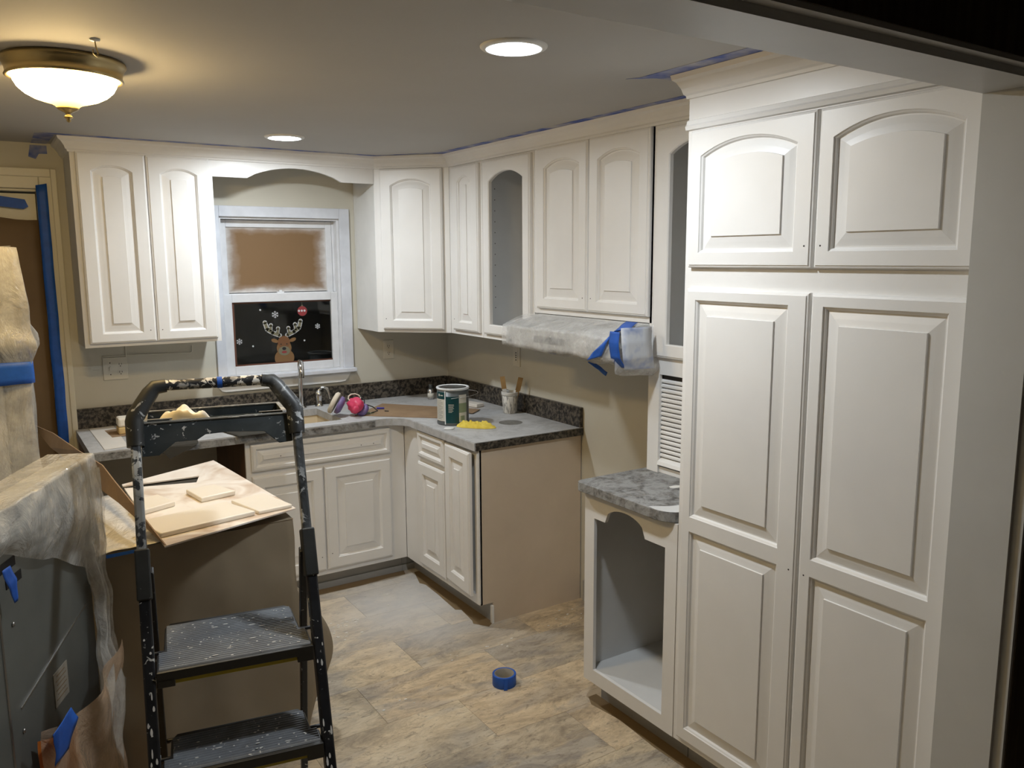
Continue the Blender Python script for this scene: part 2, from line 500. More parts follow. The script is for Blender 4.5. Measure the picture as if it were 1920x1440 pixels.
def struct(name, mb, mat, label=None, **kw):
    o = obj(name, mb, mat, loc=kw.pop('loc', (0, 0, 0)), **kw)
    o['kind'] = 'structure'
    if label: o['label'] = label
    return o

X3, Y3, Z3 = V((1, 0, 0)), V((0, 1, 0)), V((0, 0, 1))

# ------------------------------------------------------------------ room shell
DX0, DX1, DZ = -3.02, -2.213, 2.095           # rear doorway
WX0, WX1, WZ0, WZ1 = -1.385, -0.709, 1.10, 1.985   # window opening
b = MB()
b.box(-3.45, 0, 0, DX0, 0.12, CEIL); b.box(DX0, 0, DZ, DX1, 0.12, CEIL)
b.box(DX1, 0, 0, WX0, 0.12, CEIL); b.box(WX0, 0, 0, WX1, 0.12, WZ0); b.box(WX0, 0, WZ1, WX1, 0.12, CEIL)
b.box(WX1, 0, 0, 0.12, 0.12, CEIL)
struct('wall_back', b, 'wall', 'cream painted wall behind the sink window')
struct('wall_right', MB().box(0, -3.66, 0, 0.12, 0, CEIL), 'wall', 'cream painted wall behind the range hood')
struct('wall_left', MB().box(-3.57, -3.66, 0, -3.45, 0.12, CEIL), 'wall')
struct('ceiling', MB().box(-3.57, -3.66, CEIL, 0.12, 0.12, CEIL + 0.1), 'ceil', 'flat off white kitchen ceiling')
struct('wall_front', MB().box(-0.70, -3.79, 0, 0.12, -3.66, 2.09), 'jamb', 'grey white wall end at right of the opening')
struct('trim_1', MB().box(-3.57, -3.79, 2.09, 0.12, -3.66, CEIL + 0.1), 'header', 'painted header over the wide opening')
# casing of the near side of the opening: dark wood board with a pale bead
struct('trim_2', MB().box(-3.57, -3.812, 2.105, -0.690, -3.79, 2.114), 'header', 'pale bead along the header')
struct('trim_3', MB().box(-0.691, -3.812, 0, -0.682, -3.79, 2.114), 'header', 'pale bead along the wall end')
struct('trim_4', MB().box(-3.57, -3.815, 2.114, -0.56, -3.79, 2.30), 'dkwood', 'dark wood casing over the opening')
struct('trim_5', MB().box(-0.682, -3.815, 0, -0.56, -3.79, 2.114), 'dkwood', 'dark wood casing beside the opening')
# the dark room the photograph is taken from
struct('wall_near_right', MB().box(-0.56, -3.80, 0, 1.5, -3.79, 2.6), 'darkroom')
struct('wall_near_top', MB().box(-3.57, -3.80, 2.30, 1.5, -3.79, 2.6), 'darkroom')
struct('wall_far_right', MB().box(1.5, -6.6, 0, 1.62, -3.79, 2.6), 'darkroom')
struct('wall_far_left', MB().box(-4.4, -6.6, 0, -4.28, -3.66, 2.6), 'darkroom')
struct('wall_rear', MB().box(-4.4, -6.72, 0, 1.62, -6.6, 2.6), 'darkroom')
struct('wall_near_left', MB().box(-4.3, -3.79, 0, -3.57, -3.66, 2.6), 'darkroom')
struct('ceiling_near', MB().box(-4.4, -6.72, 2.6, 1.62, -3.66, 2.7), 'darkroom')
struct('wall_outside', MB().box(-4.2, 1.9, 0, 1.5, 2.0, 3), 'darkroom', 'dark yard beyond the window')

# floor: slab and running bond tiles, 610 x 307 mm
floor = struct('floor', MB().box(-4.4, -6.72, -0.1, 1.62, 0.12, -0.006), 'toe', 'beige and grey travertine look tile floor')
WL[floor.name] = V((0, 0, 0))
TW, TH = 0.6145, 0.3075
tme = None
rows = [(-2.235 - TH * k) for k in range(-8, 9)]
for ri, y0 in enumerate(rows):
    off = -1.332 if ri % 2 == 1 else -1.332 + TW / 2
    k0 = -5
    for k in range(-5, 4):
        x0 = off + k * TW
        x1, y1 = x0 + TW, y0 + TH
        if x1 < -3.4 or x0 > 0.0 or y0 > 0 or y1 < -4.4: continue
        if tme is None:
            g = 0.0004
            mb = MB().box(-TW / 2 + g, -TH / 2 + g, -0.006, TW / 2 - g, TH / 2 - g, 0)
            t = obj('tile', mb, 'tile', floor, bevel=0.0007)
            tme = t
        else:
            t = tme.copy(); C.objects.link(t)
        t.location = ((x0 + x1) / 2, (y0 + y1) / 2, 0)
# brown strips where masking tape protected the floor beside the toe kicks
def strip(name, poly, label):
    o = obj(name, MB().prism(poly, 0.0002, 0.0008), 'toestrip', floor)
    o['label'] = label
strip('floor_edge_strip', [(-0.565, -0.60), (-0.535, -0.60), (-0.535, -1.40), (-0.575, -1.43), (-0.622, -1.36), (-0.610, -1.33), (-0.592, -1.19), (-0.617, -1.17), (-0.600, -0.95), (-0.595, -0.80), (-0.612, -0.76)], 'unpainted brown strip of floor beside the right base cabinet')
strip('floor_edge_strip', [(-0.575, -2.20), (-0.535, -2.20), (-0.535, -3.65), (-0.590, -3.65), (-0.582, -3.0), (-0.592, -2.6), (-0.578, -2.40), (-0.60, -2.25)], 'unpainted brown strip of floor beside the pantry')
strip('floor_edge_strip', [(-1.47, -0.535), (-0.60, -0.535), (-0.62, -0.60), (-0.72, -0.598), (-0.90, -0.612), (-1.47, -0.60)], 'unpainted strip of floor under the sink cabinet')

# scattered dried paint chips on the floor (too small to pick apart)
b = MB()
for cx, cy, n, sp in ((-1.14, -1.02, 26, 0.045), (-1.13, -1.16, 10, 0.05), (-1.24, -1.82, 5, 0.03), (-0.72, -0.98, 5, 0.08), (-0.85, -1.62, 3, 0.06), (-0.20, -1.55, 12, 0.10), (-0.62, -1.60, 6, 0.06), (-0.85, -0.78, 4, 0.1)):
    for i in range(n):
        x = cx + random.gauss(0, sp); y = cy + random.gauss(0, sp * 0.6); r = random.uniform(0.002, 0.0075)
        if y > -0.56 or x > -0.03 or (x > -0.62 and y > -1.44): continue
        b.prism([(x + r * (1.0 + 0.4 * random.random()) * cos(a), y + r * 0.7 * sin(a)) for a in (0.2, 1.3, 2.4, 3.6, 4.8)], 0.0003, 0.0018)
o = obj('paint_chips', b, 'chip', loc=(-1.0, -1.2, 0.0))
tag(o, 'white dried paint chips scattered over the tile floor', 'paint chips'); o['kind'] = 'stuff'

# baseboard piece at right wall between base cabinet and desk
struct('baseboard_right', MB().box(-0.012, -2.21, 0, 0, -1.435, 0.11), 'toe')

# ------------------------------------------------------------------ raised panel doors
def arc(t):
    return 1 - abs(t) ** 2.1

def loop(u0, u1, v0, vs, h, d, K=14):
    """opening outline inset by d; flat bottom, arched top (h=0: straight)"""
    a, c = u0 + d, u1 - d
    um, hw = (u0 + u1) / 2, (u1 - u0) / 2
    pts = [(a, v0 + d), (c, v0 + d)]
    n = K if h > 0 else 1
    for i in range(n + 1):
        u = c + (a - c) * i / n
        pts.append((u, vs + (h * arc((u - um) / hw) if h > 0 else 0) - d))
    return pts

def door(name, O, U, Nn, W, H, openings, parent, mat='white', T=0.02, holes=(), panel=True, label=None):
    """O lower left corner seen from the front, U width dir, Nn outward normal"""
    O = V(O); U = V(U).normalized(); Nn = V(Nn).normalized()
    P = lambda u, v, n: O + U * u + Z3 * v + Nn * n
    b = MB(); e = 0.009
    u0, u1 = openings[0][0], openings[0][1]
    def q(a, c, v0, v1):
        b.add([P(a, v0, T), P(c, v0, T), P(c, v1, T), P(a, v1, T)], [(0, 1, 2, 3)])
    q(e, u0, e, H - e); q(u1, W - e, e, H - e)
    lastv = e
    for i, (a, c, v0, vs, h) in enumerate(openings):
        q(u0, u1, lastv, v0)
        if i == len(openings) - 1 or h > 0:
            nxt = H - e
            lp = loop(a, c, v0, vs, h, 0)[2:]
            for k in range(len(lp) - 1):
                (ua, va), (ub, vb) = lp[k], lp[k + 1]
                b.add([P(ub, vb, T), P(ua, va, T), P(ua, nxt, T), P(ub, nxt, T)], [(0, 1, 2, 3)])
        lastv = vs
    # moulded outer edge
    rects = [(e, T), (e - 0.001, T - 0.0025), (0.003, T - 0.004), (0.0, T - 0.008), (0.0, 0.0)]
    prev = None
    for d, n in rects:
        r = [P(d, d, n), P(W - d, d, n), P(W - d, H - d, n), P(d, H - d, n)]
        if prev:
            b.add(prev + r, [(k, (k + 1) % 4, 4 + (k + 1) % 4, 4 + k) for k in range(4)])
        prev = r
    # inner moulding of each opening
    for a, c, v0, vs, h in openings:
        steps = [(0, T), (0.0015, T - 0.003), (0.006, T - 0.006), (0.009, T - 0.0125)] if panel else [(0, T), (0.004, T - 0.004), (0.004, 0.0)]
        prev = None
        for d, n in steps:
            r = [P(x, y, n) for x, y in loop(a, c, v0, vs, h, d)]
            if prev:
                m_ = len(r)
                b.add(prev + r, [(k, (k + 1) % m_, m_ + (k + 1) % m_, m_ + k) for k in range(m_)])
            prev = r
    if panel:
        b.add([P(0, 0, 0), P(W, 0, 0), P(W, H, 0), P(0, H, 0)], [(3, 2, 1, 0)])
    o = obj(name, b, mat, parent, recalc=False)
    if label: o['label'] = label
    if panel:
        for a, c, v0, vs, h in openings:
            pb = MB(); prev = None
            small = min(c - a, vs - v0)
            wv = min(0.036, small * 0.24)
            for d, n in [(0.0085, T - 0.0125), (0.0125, T - 0.0125), (0.0125 + wv * 0.5, T - 0.0085), (0.0125 + wv, T - 0.0055), (0.0135 + wv, T - 0.001)]:
                r = [P(x, y, n) for x, y in loop(a, c, v0, vs, h, d)]
                if prev:
                    m_ = len(r)
                    pb.add(prev + r, [(k, (k + 1) % m_, m_ + (k + 1) % m_, m_ + k) for k in range(m_)])
                prev = r
            pb.add(prev, [tuple(range(len(prev)))])
            obj('raised_panel', pb, mat, o, recalc=False)
    for u, v in holes:
        hb = MB().lathe(P(u, v, T + 0.0002), [(0.0026, 0), (0.0026, 0.0003)], 8, Nn)
        obj('screw_hole', hb, 'screw', o, recalc=False)
    return o

NX = V((-1, 0, 0)); NY = V((0, -1, 0)); UY = V((0, -1, 0)); UX = V((1, 0, 0))

def frame_x(b, x, t, y0, y1, z0, z1, openings):
    """face frame on a plane facing -x, between y0>y1 (far..near); openings (ya,yb,za,zb)"""
    ys = sorted(set([y0, y1] + [v for o_ in openings for v in o_[:2]])); zs = sorted(set([z0, z1] + [v for o_ in openings for v in o_[2:]]))
    for i in range(len(ys) - 1):
        for j in range(len(zs) - 1):
            cy, cz = (ys[i] + ys[i + 1]) / 2, (zs[j] + zs[j + 1]) / 2
            if any(min(o_[0], o_[1]) < cy < max(o_[0], o_[1]) and o_[2] < cz < o_[3] for o_ in openings): continue
            b.box(x, ys[i], zs[j], x + t, ys[i + 1], zs[j + 1])
    return b

ZU, ZT = 1.345, 2.27
# ---- upper cabinet left of the window
r = thing('wall_cabinet', 'white two door wall cabinet left of the sink window', 'cabinet', (-1.79, -0.15, ZU))
b = MB().box(-2.10, -0.29, ZU, -1.475, -0.002, ZT)
obj('body', b, 'primer', r, bevel=0.001)
b = MB().box(-2.10, -0.305, ZU, -2.062, -0.29, ZT).box(-1.513, -0.305, ZU, -1.475, -0.29, ZT).box(-2.062, -0.305, ZU, -1.513, -0.29, ZU + 0.035).box(-2.062, -0.305, ZT - 0.04, -1.513, -0.29, ZT).box(-1.80, -0.305, ZU + 0.035, -1.77, -0.29, ZT - 0.04)
obj('face_frame', b, 'white', r)
for x0, W, hx in ((-2.080, 0.295, 0.268), (-1.782, 0.288, 0.024)):
    door('door', (x0, -0.305, 1.363), UX, NY, W, 0.884, [(0.058, W - 0.058, 0.045, 0.80, 0.028)], r, holes=[(hx, 0.055)])

# ---- arched valance over the window
poly = [(-1.475, 2.165), (-1.304, 2.165)]
for i in range(13):
    t = i / 12; x = -1.304 + 0.504 * t
    poly.append((x, 2.165 + 0.06 * sin(pi * t) ** 0.75))
poly += [(-0.80, 2.165), (-0.612, 2.165), (-0.612, 2.27), (-1.475, 2.27)]
pl = []
for p in poly:
    if not pl or (abs(p[0] - pl[-1][0]) + abs(p[1] - pl[-1][1])) > 1e-4: pl.append(p)
b = MB().slab([(x, -0.305, z) for x, z in pl], (0, 0.018, 0))
tag(obj('valance', b, 'white'), 'white arched valance board bridging the cabinets over the window', 'valance')

# ---- diagonal corner wall cabinet
r = thing('corner_wall_cabinet', 'white diagonal corner wall cabinet with one arched door', 'cabinet', (-0.3, -0.3, ZU))
b = MB().prism([(-0.61, -0.002), (-0.61, -0.298), (-0.598, -0.305), (-0.305, -0.598), (-0.298, -0.61), (-0.002, -0.61), (-0.002, -0.002)], ZU, ZT)
obj('body', b, 'primer', r)
D = V((1, -1, 0)).normalized(); ND = V((-1, -1, 0)).normalized()
b = MB()
A = V((-0.61, -0.305, 0)); L = 0.4313
def dq(u0, u1, z0, z1):
    c = A + D * (u0 + u1) / 2 - ND * 0.006 + Z3 * (z0 + z1) / 2
    b.obox(c, D * (u1 - u0) / 2, ND * 0.0075, Z3 * (z1 - z0) / 2)
dq(0, 0.036, ZU, ZT); dq(L - 0.036, L, ZU, ZT); dq(0.036, L - 0.036, ZU, ZU + 0.035); dq(0.036, L - 0.036, ZT - 0.045, ZT)
obj('face_frame', b, 'white', r)
O = A + D * 0.036 + ND * 0.0015 + Z3 * 1.362
door('door', O, D, ND, 0.359, 0.880, [(0.062, 0.297, 0.05, 0.79, 0.035)], r, holes=[(0.022, 0.06)])

# ---- narrow door and glass-less display door on right wall
r = thing('wall_cabinet', 'narrow white wall cabinet with a slim arched door beside the corner', 'cabinet', (-0.15, -0.78, ZU))
obj('body', MB().box(-0.29, -0.958, ZU, -0.002, -0.612, ZT), 'primer', r)
b = MB(); frame_x(b, -0.305, 0.015, -0.612, -0.958, ZU, ZT, [(-0.655, -0.925, ZU + 0.035, ZT - 0.045)])
obj('face_frame', b, 'white', r)
door('door', (-0.305, -0.662, 1.368), UY, NX, 0.278, 0.867, [(0.066, 0.210, 0.045, 0.785, 0.032)], r, holes=[(0.02, 0.06)])

r = thing('display_cabinet', 'white display cabinet with an open arched door left of the hood', 'cabinet', (-0.15, -1.19, ZU))
b = MB()
b.box(-0.29, -0.974, ZU, -0.002, -0.960, ZT).box(-0.29, -1.428, ZU, -0.002, -1.414, ZT).box(-0.29, -1.414, ZU, -0.002, -0.974, ZU + 0.016).box(-0.29, -1.414, ZT - 0.02, -0.002, -0.974, ZT).box(-0.012, -1.414, ZU + 0.016, -0.002, -0.974, ZT - 0.02)
obj('body', b, 'inner', r)
b = MB(); frame_x(b, -0.305, 0.015, -0.960, -1.428, ZU, ZT, [(-0.995, -1.40, ZU + 0.035, ZT - 0.045)])
obj('face_frame', b, 'white', r)
door('door', (-0.305, -0.988, 1.368), UY, NX, 0.425, 0.867, [(0.058, 0.367, 0.048, 0.765, 0.045)], r, panel=False, label='arched door frame without glass')
b = MB()
for zz in range(12):
    b.lathe((-0.24, -0.9741, 1.50 + zz * 0.055), [(0.0028, 0), (0.0028, 0.0004)], 6, NY)
obj('shelf_pin_holes', b, 'screw', r, kind='stuff')

# ---- cabinet over the hood
r = thing('wall_cabinet', 'shorter white two door wall cabinet above the wrapped hood', 'cabinet', (-0.15, -1.83, 1.50))
obj('body', MB().box(-0.29, -2.234, 1.50, -0.002, -1.430, ZT), 'primer', r)
b = MB(); frame_x(b, -0.305, 0.015, -1.430, -2.234, 1.50, ZT, [(-1.48, -2.21, 1.53, ZT - 0.045)])
b.box(-0.305, -1.86, 1.53, -0.29, -1.835, ZT - 0.045)
obj('face_frame', b, 'white', r)
for y0, W, hx in ((-1.466, 0.378, 0.352), (-1.850, 0.374, 0.024)):
    door('door', (-0.305, y0, 1.525), UY, NX, W, 0.718, [(0.06, W - 0.055, 0.045, 0.628, 0.032)], r, holes=[(hx, 0.058)])

# ---- tall unit with display door and appliance garage
r = thing('garage_cabinet', 'tall white cabinet with an open arched door above a tambour garage beside pantry', 'cabinet', (-0.15, -2.475, 0.912))
b = MB()
b.box(-0.29, -2.252, 0.912, -0.002, -2.238, ZT).box(-0.29, -2.712, 0.912, -0.002, -2.698, ZT).box(-0.29, -2.698, ZU, -0.002, -2.252, ZU + 0.016).box(-0.29, -2.698, ZT - 0.02, -0.002, -2.252, ZT).box(-0.012, -2.698, 0.912, -0.002, -2.252, ZU).box(-0.012, -2.698, ZU + 0.016, -0.002, -2.252, ZT - 0.02)
obj('body', b, 'inner', r)
b = MB(); frame_x(b, -0.305, 0.015, -2.222, -2.712, 0.912, ZT, [(-2.284, -2.67, 0.912, 1.305), (-2.275, -2.70, 1.385, ZT - 0.045)])
obj('face_frame', b, 'white', r)
door('door', (-0.305, -2.258, 1.372), UY, NX, 0.445, 0.856, [(0.072, 0.373, 0.05, 0.76, 0.045)], r, panel=False, label='arched door frame without glass')
for k in range(17):
    z = 1.285 - k * 0.0185
    sb = MB()
    sb.add([(-0.287, -2.284, z), (-0.287, -2.67, z), (-0.294, -2.67, z - 0.005), (-0.294, -2.284, z - 0.005), (-0.294, -2.67, z - 0.011), (-0.294, -2.284, z - 0.011), (-0.287, -2.67, z - 0.0158), (-0.287, -2.284, z - 0.0158)],
           [(0, 1, 2, 3), (3, 2, 4, 5), (5, 4, 6, 7), (0, 7, 6, 1), (0, 3, 5, 7), (1, 6, 4, 2)])
    obj('slat', sb, 'white', r)
obj('tambour_backing', MB().box(-0.286, -2.67, 0.95, -0.284, -2.284, 1.30), 'screw', r)
obj('pull_rail', MB().add([(-0.284, -2.284, 0.972), (-0.284, -2.67, 0.972), (-0.305, -2.67, 0.958), (-0.305, -2.284, 0.958), (-0.31, -2.67, 0.945), (-0.31, -2.284, 0.945), (-0.284, -2.67, 0.935), (-0.284, -2.284, 0.935)],
    [(0, 1, 2, 3), (3, 2, 4, 5), (5, 4, 6, 7), (0, 7, 6, 1), (0, 3, 5, 7), (1, 6, 4, 2)]), 'white', r)
obj('bottom_rail', MB().box(-0.296, -2.67, 0.912, -0.284, -2.284, 0.935), 'white', r)

# ---- pantry
r = thing('pantry_cabinet', 'tall white four door pantry cabinet at the right', 'cabinet', (-0.3, -3.19, 0))
obj('body', MB().box(-0.595, -3.655, 0.105, -0.002, -2.718, 2.305), 'white', r, bevel=0.001)
obj('toe_kick', MB().box(-0.535, -3.655, 0, -0.02, -2.718, 0.105), 'toe', r)
b = MB(); frame_x(b, -0.61, 0.015, -2.716, -3.657, 0.105, 2.30, [(-2.76, -3.62, 0.15, 1.64), (-2.76, -3.62, 1.75, 2.10)])
b.box(-0.61, -3.225, 0.15, -0.595, -3.18, 1.64).box(-0.61, -3.225, 1.75, -0.595, -3.18, 2.10)
obj('face_frame', b, 'white', r)
for y0, W, hx in ((-2.742, 0.458, 0.435), (-3.206, 0.445, 0.022)):
    door('lower_door', (-0.61, y0, 0.130), UY, NX, W, 1.527, [(0.040, W - 0.066, 0.048, 0.742, 0), (0.040, W - 0.066, 0.790, 1.492, 0)], r, holes=[(hx, 0.74)])
    door('upper_door', (-0.61, y0, 1.722), UY, NX, W, 0.413, [(0.046, W - 0.058, 0.045, 0.335, 0.04)], r, holes=[(hx, 0.06)])
b = MB()
prof = [(-0.610, 2.140), (-0.620, 2.142), (-0.6235, 2.152), (-0.617, 2.158), (-0.6145, 2.170), (-0.610, 2.172)]
b.slab([(x, -2.712, z) for x, z in prof], (0, -0.945, 0))
obj('moulding_strip', b, 'white', r)

# ---- crown moulding along the cabinets (follows the corner cabinet)
def crown(name, path, prof, mat, label):
    b = MB(); n = len(path); rows_ = []
    for i, p in enumerate(path):
        p = V((p[0], p[1], 0))
        dirs = []
        if i > 0: dirs.append((p - V((*path[i - 1], 0))).normalized())
        if i < n - 1: dirs.append((V((*path[i + 1], 0)) - p).normalized())
        nr = [V((d.y, -d.x, 0)) for d in dirs]
        if len(nr) == 2:
            mm = (nr[0] + nr[1]).normalized(); mm /= mm.dot(nr[0])
        else: mm = nr[0]
        rows_.append([p + mm * o_ + Z3 * z for o_, z in prof])
    k = len(prof)
    vs = [q for rw in rows_ for q in rw]; fs = []
    for i in range(n - 1):
        for j in range(k - 1):
            fs.append((i * k + j, i * k + j + 1, (i + 1) * k + j + 1, (i + 1) * k + j))
    b.add(vs, fs); b.add(rows_[0], [tuple(range(k))]); b.add(rows_[-1], [tuple(range(k))[::-1]])
    return tag(obj(name, b, mat), label, 'moulding')
CP = [(o_ * 0.8, z_) for o_, z_ in [(0.0, 2.243), (0.010, 2.244), (0.012, 2.252), (0.020, 2.256), (0.026, 2.270), (0.042, 2.288), (0.056, 2.296), (0.060, 2.308), (0.0, 2.308)]]
crown('crown_moulding', [(-2.10, -0.003), (-2.10, -0.306), (-0.61, -0.306), (-0.306, -0.61), (-0.306, -2.708)], CP, 'white', 'white crown moulding running over all the wall cabinets')
CP2 = [(o_ * 0.62, z_) for o_, z_ in [(0.0, 2.235), (0.010, 2.236), (0.013, 2.245), (0.022, 2.250), (0.030, 2.266), (0.048, 2.286), (0.064, 2.294), (0.069, 2.308), (0.0, 2.308)]]
crown('crown_moulding', [(-0.315, -2.7155), (-0.6105, -2.7155), (-0.6105, -3.655)], CP2, 'white', 'white crown moulding on top of the tall pantry')

# ------------------------------------------------------------------ base cabinets
r = thing('sink_base_cabinet', 'white sink base cabinet with a wide false drawer over two doors', 'cabinet', (-1.04, -0.3, 0))
b = MB().box(-1.452, -0.595, 0.105, -0.612, -0.012, 0.66)
b.box(-1.452, -0.595, 0.66, -0.612, -0.575, 0.868)
obj('body', b, 'primer', r)
obj('side_panel', MB().box(-1.468, -0.595, 0.105, -1.453, -0.012, 0.868), 'brownwood', r, label='bare brown wood side')
b = MB().box(-1.468, -0.61, 0.105, -1.425, -0.595, 0.868).box(-0.715, -0.61, 0.105, -0.612, -0.595, 0.868).box(-1.425, -0.61, 0.105, -0.715, -0.595, 0.15).box(-1.425, -0.61, 0.68, -0.715, -0.595, 0.725).box(-1.425, -0.61, 0.84, -0.715, -0.595, 0.868)
b.box(-1.10, -0.61, 0.15, -1.06, -0.595, 0.68)
obj('face_frame', b, 'white', r)
obj('toe_kick', MB().box(-1.468, -0.535, 0, -0.613, -0.50, 0.105), 'toe', r)
obj('shoe_strip', MB().box(-1.468, -0.545, 0.0, -0.613, -0.536, 0.035), 'toe', r)
door('drawer_front', (-1.445, -0.61, 0.716), UX, NY, 0.745, 0.137, [(0.022, 0.723, 0.022, 0.115, 0)], r, holes=[(0.145, 0.066), (0.215, 0.066), (0.575, 0.066), (0.645, 0.066)])
door('door', (-1.445, -0.61, 0.135), UX, NY, 0.362, 0.555, [(0.055, 0.307, 0.058, 0.497, 0)], r, holes=[(0.338, 0.075)])
door('door', (-1.075, -0.61, 0.135), UX, NY, 0.372, 0.555, [(0.058, 0.314, 0.058, 0.497, 0)], r, holes=[(0.024, 0.085)])

r = thing('corner_base_cabinet', 'white base cabinet with drawer and narrow doors and tan end panel', 'cabinet', (-0.3, -1.0, 0))
obj('body', MB().box(-0.595, -1.392, 0.105, -0.012, -0.012, 0.868), 'primer', r)
obj('end_panel', MB().add([], []).slab([(-0.606, -1.394, 0.105), (-0.606, -1.394, 0.868), (-0.006, -1.394, 0.868), (-0.006, -1.394, 0.0), (-0.535, -1.394, 0.0), (-0.535, -1.394, 0.105)], (0, -0.012, 0)), 'endpanel', r, label='unpainted tan end panel')
obj('panel_corner_strip', MB().box(-0.545, -1.412, 0.0, -0.535, -1.394, 0.09), 'white', r)
b = MB(); frame_x(b, -0.61, 0.015, -0.612, -1.406, 0.105, 0.868, [(-0.81, -1.08, 0.15, 0.68), (-0.81, -1.08, 0.73, 0.84), (-1.12, -1.37, 0.15, 0.84)])
obj('face_frame', b, 'white', r)
obj('corner_bead', MB().tube([(-0.610, -1.400, 0.112), (-0.610, -1.400, 0.862)], 0.009, 8), 'white', r)
obj('toe_kick', MB().box(-0.535, -1.394, 0, -0.50, -0.535, 0.105).box(-0.612, -0.535, 0, -0.50, -0.50, 0.105).box(-0.612, -0.545, 0, -0.536, -0.536, 0.035), 'toe', r)
door('drawer_front', (-0.61, -0.800, 0.724), UY, NX, 0.292, 0.138, [(0.022, 0.270, 0.022, 0.116, 0)], r)
door('door', (-0.61, -0.800, 0.135), UY, NX, 0.290, 0.562, [(0.055, 0.235, 0.058, 0.504, 0)], r)
ang = radians(3.5)
door('door', (-0.612, -1.108, 0.148), V((-sin(ang), -cos(ang), 0)), V((-cos(ang), sin(ang), 0)), 0.268, 0.705, [(0.058, 0.210, 0.058, 0.647, 0)], r)

r = thing('desk_cabinet', 'white open niche cabinet with an arched top beside the pantry', 'cabinet', (-0.3, -2.46, 0))
b = MB()
b.box(-0.60, -2.232, 0.105, -0.012, -2.217, 0.868).box(-0.60, -2.714, 0.105, -0.012, -2.70, 0.868).box(-0.60, -2.70, 0.105, -0.012, -2.232, 0.158).box(-0.022, -2.70, 0.158, -0.012, -2.232, 0.868)
obj('body', b, 'inner', r)
poly = [(-2.215, 0.105), (-2.215, 0.872), (-2.714, 0.872), (-2.714, 0.105)]
# face with arched opening, built as strips
b = MB()
xa, xb = -0.612, -0.598
b.box(xa, -2.272, 0.105, xb, -2.215, 0.872).box(xa, -2.714, 0.105, xb, -2.657, 0.872).box(xa, -2.657, 0.105, xb, -2.272, 0.160)
ys = [-2.272, -2.335] + [-2.335 - 0.22 * i / 14 for i in range(1, 15)] + [-2.657]
def top(y):
    if y > -2.335 - 1e-6 or y < -2.555 + 1e-6: return 0.775
    t = (y + 2.445) / 0.11
    return 0.782 + 0.058 * math.sqrt(max(0, 1 - t * t))
for i in range(len(ys) - 1):
    ya, yb = ys[i], ys[i + 1]; za, zb = top(ya - 1e-5 if i == 0 else ya), top(yb)
    b.slab([(xa, ya, za), (xa, yb, zb), (xa, yb, 0.872), (xa, ya, 0.872)], (xb - xa, 0, 0))
obj('face_frame', b, 'white', r)
obj('toe_kick', MB().box(-0.535, -2.714, 0, -0.02, -2.232, 0.105), 'toe', r)

# ------------------------------------------------------------------ counters
CT0, CT1 = 0.872, 0.910
SX0, SX1, SY0, SY1 = -1.33, -0.93, -0.53, -0.13
r = thing('countertop', 'L shaped granite countertop dusted grey with sanding dust', 'countertop', (-0.9, -0.3, CT0))
b = MB()
def cell(x0, y0, x1, y1, mb): mb.box(x0, y0, CT0, x1, y1, CT1)
bt = MB()
bt.box(-2.148, -0.635, CT0, SX0, -0.004, CT1)
bt.box(SX0, -0.635, CT0, SX1, SY0, CT1); bt.box(SX0, SY1, CT0, SX1, -0.004, CT1)
bt.box(SX1, -0.635, CT0, -0.76, -0.004, CT1)
inner = [(-0.76, -0.004), (-0.76, -0.635)]
for i in range(7):
    a = i / 6 * pi / 2
    inner.append((-0.76 + 0.125 * sin(a), -0.635 - 0.125 * (1 - cos(a))))
inner += [(-0.635, -1.418), (-0.004, -1.418), (-0.004, -0.004)]
bt.prism(inner, CT0, CT1)
obj('worktop', bt, 'granitet', r)
obj('front_edge', MB().box(-2.150, -0.639, CT0 - 0.002, -0.79, -0.6352, CT1 - 0.006), 'graniteh', r, label='speckled front edge')
obj('end_edge', MB().box(-0.632, -1.421, CT0 - 0.001, -0.004, -1.4182, CT1 - 0.003), 'granite', r, label='polished brown granite end')
obj('side_edge', MB().box(-0.638, -1.418, CT0 - 0.001, -0.6352, -0.76, CT1 - 0.003), 'granitet', r)
obj('backsplash', MB().box(-2.148, -0.022, CT1, -0.022, -0.002, 1.012), 'granite', r, bevel=0.0015)
obj('side_splash', MB().box(-0.022, -1.415, CT1, -0.002, -0.022, 1.012), 'granite', r, bevel=0.0015)
b = MB()
for rr, cx, cy, m_ in ((0.062, -0.235, -1.105, 0.0006),):
    b.lathe((cx, cy, CT1 + 0.0001), [(rr, 0), (rr, 0.0005)], 30)
obj('bare_ring', b, 'ringgrey', r, label='clean round patch where a can stood')

# left end support of the counter (hidden) keeps it up
tag(obj('end_support_panel', MB().box(-2.140, -0.60, 0.0, -2.122, -0.012, CT0 - 0.001), 'brownwood'), 'brown wood panel under the left end of the counter', 'panel')

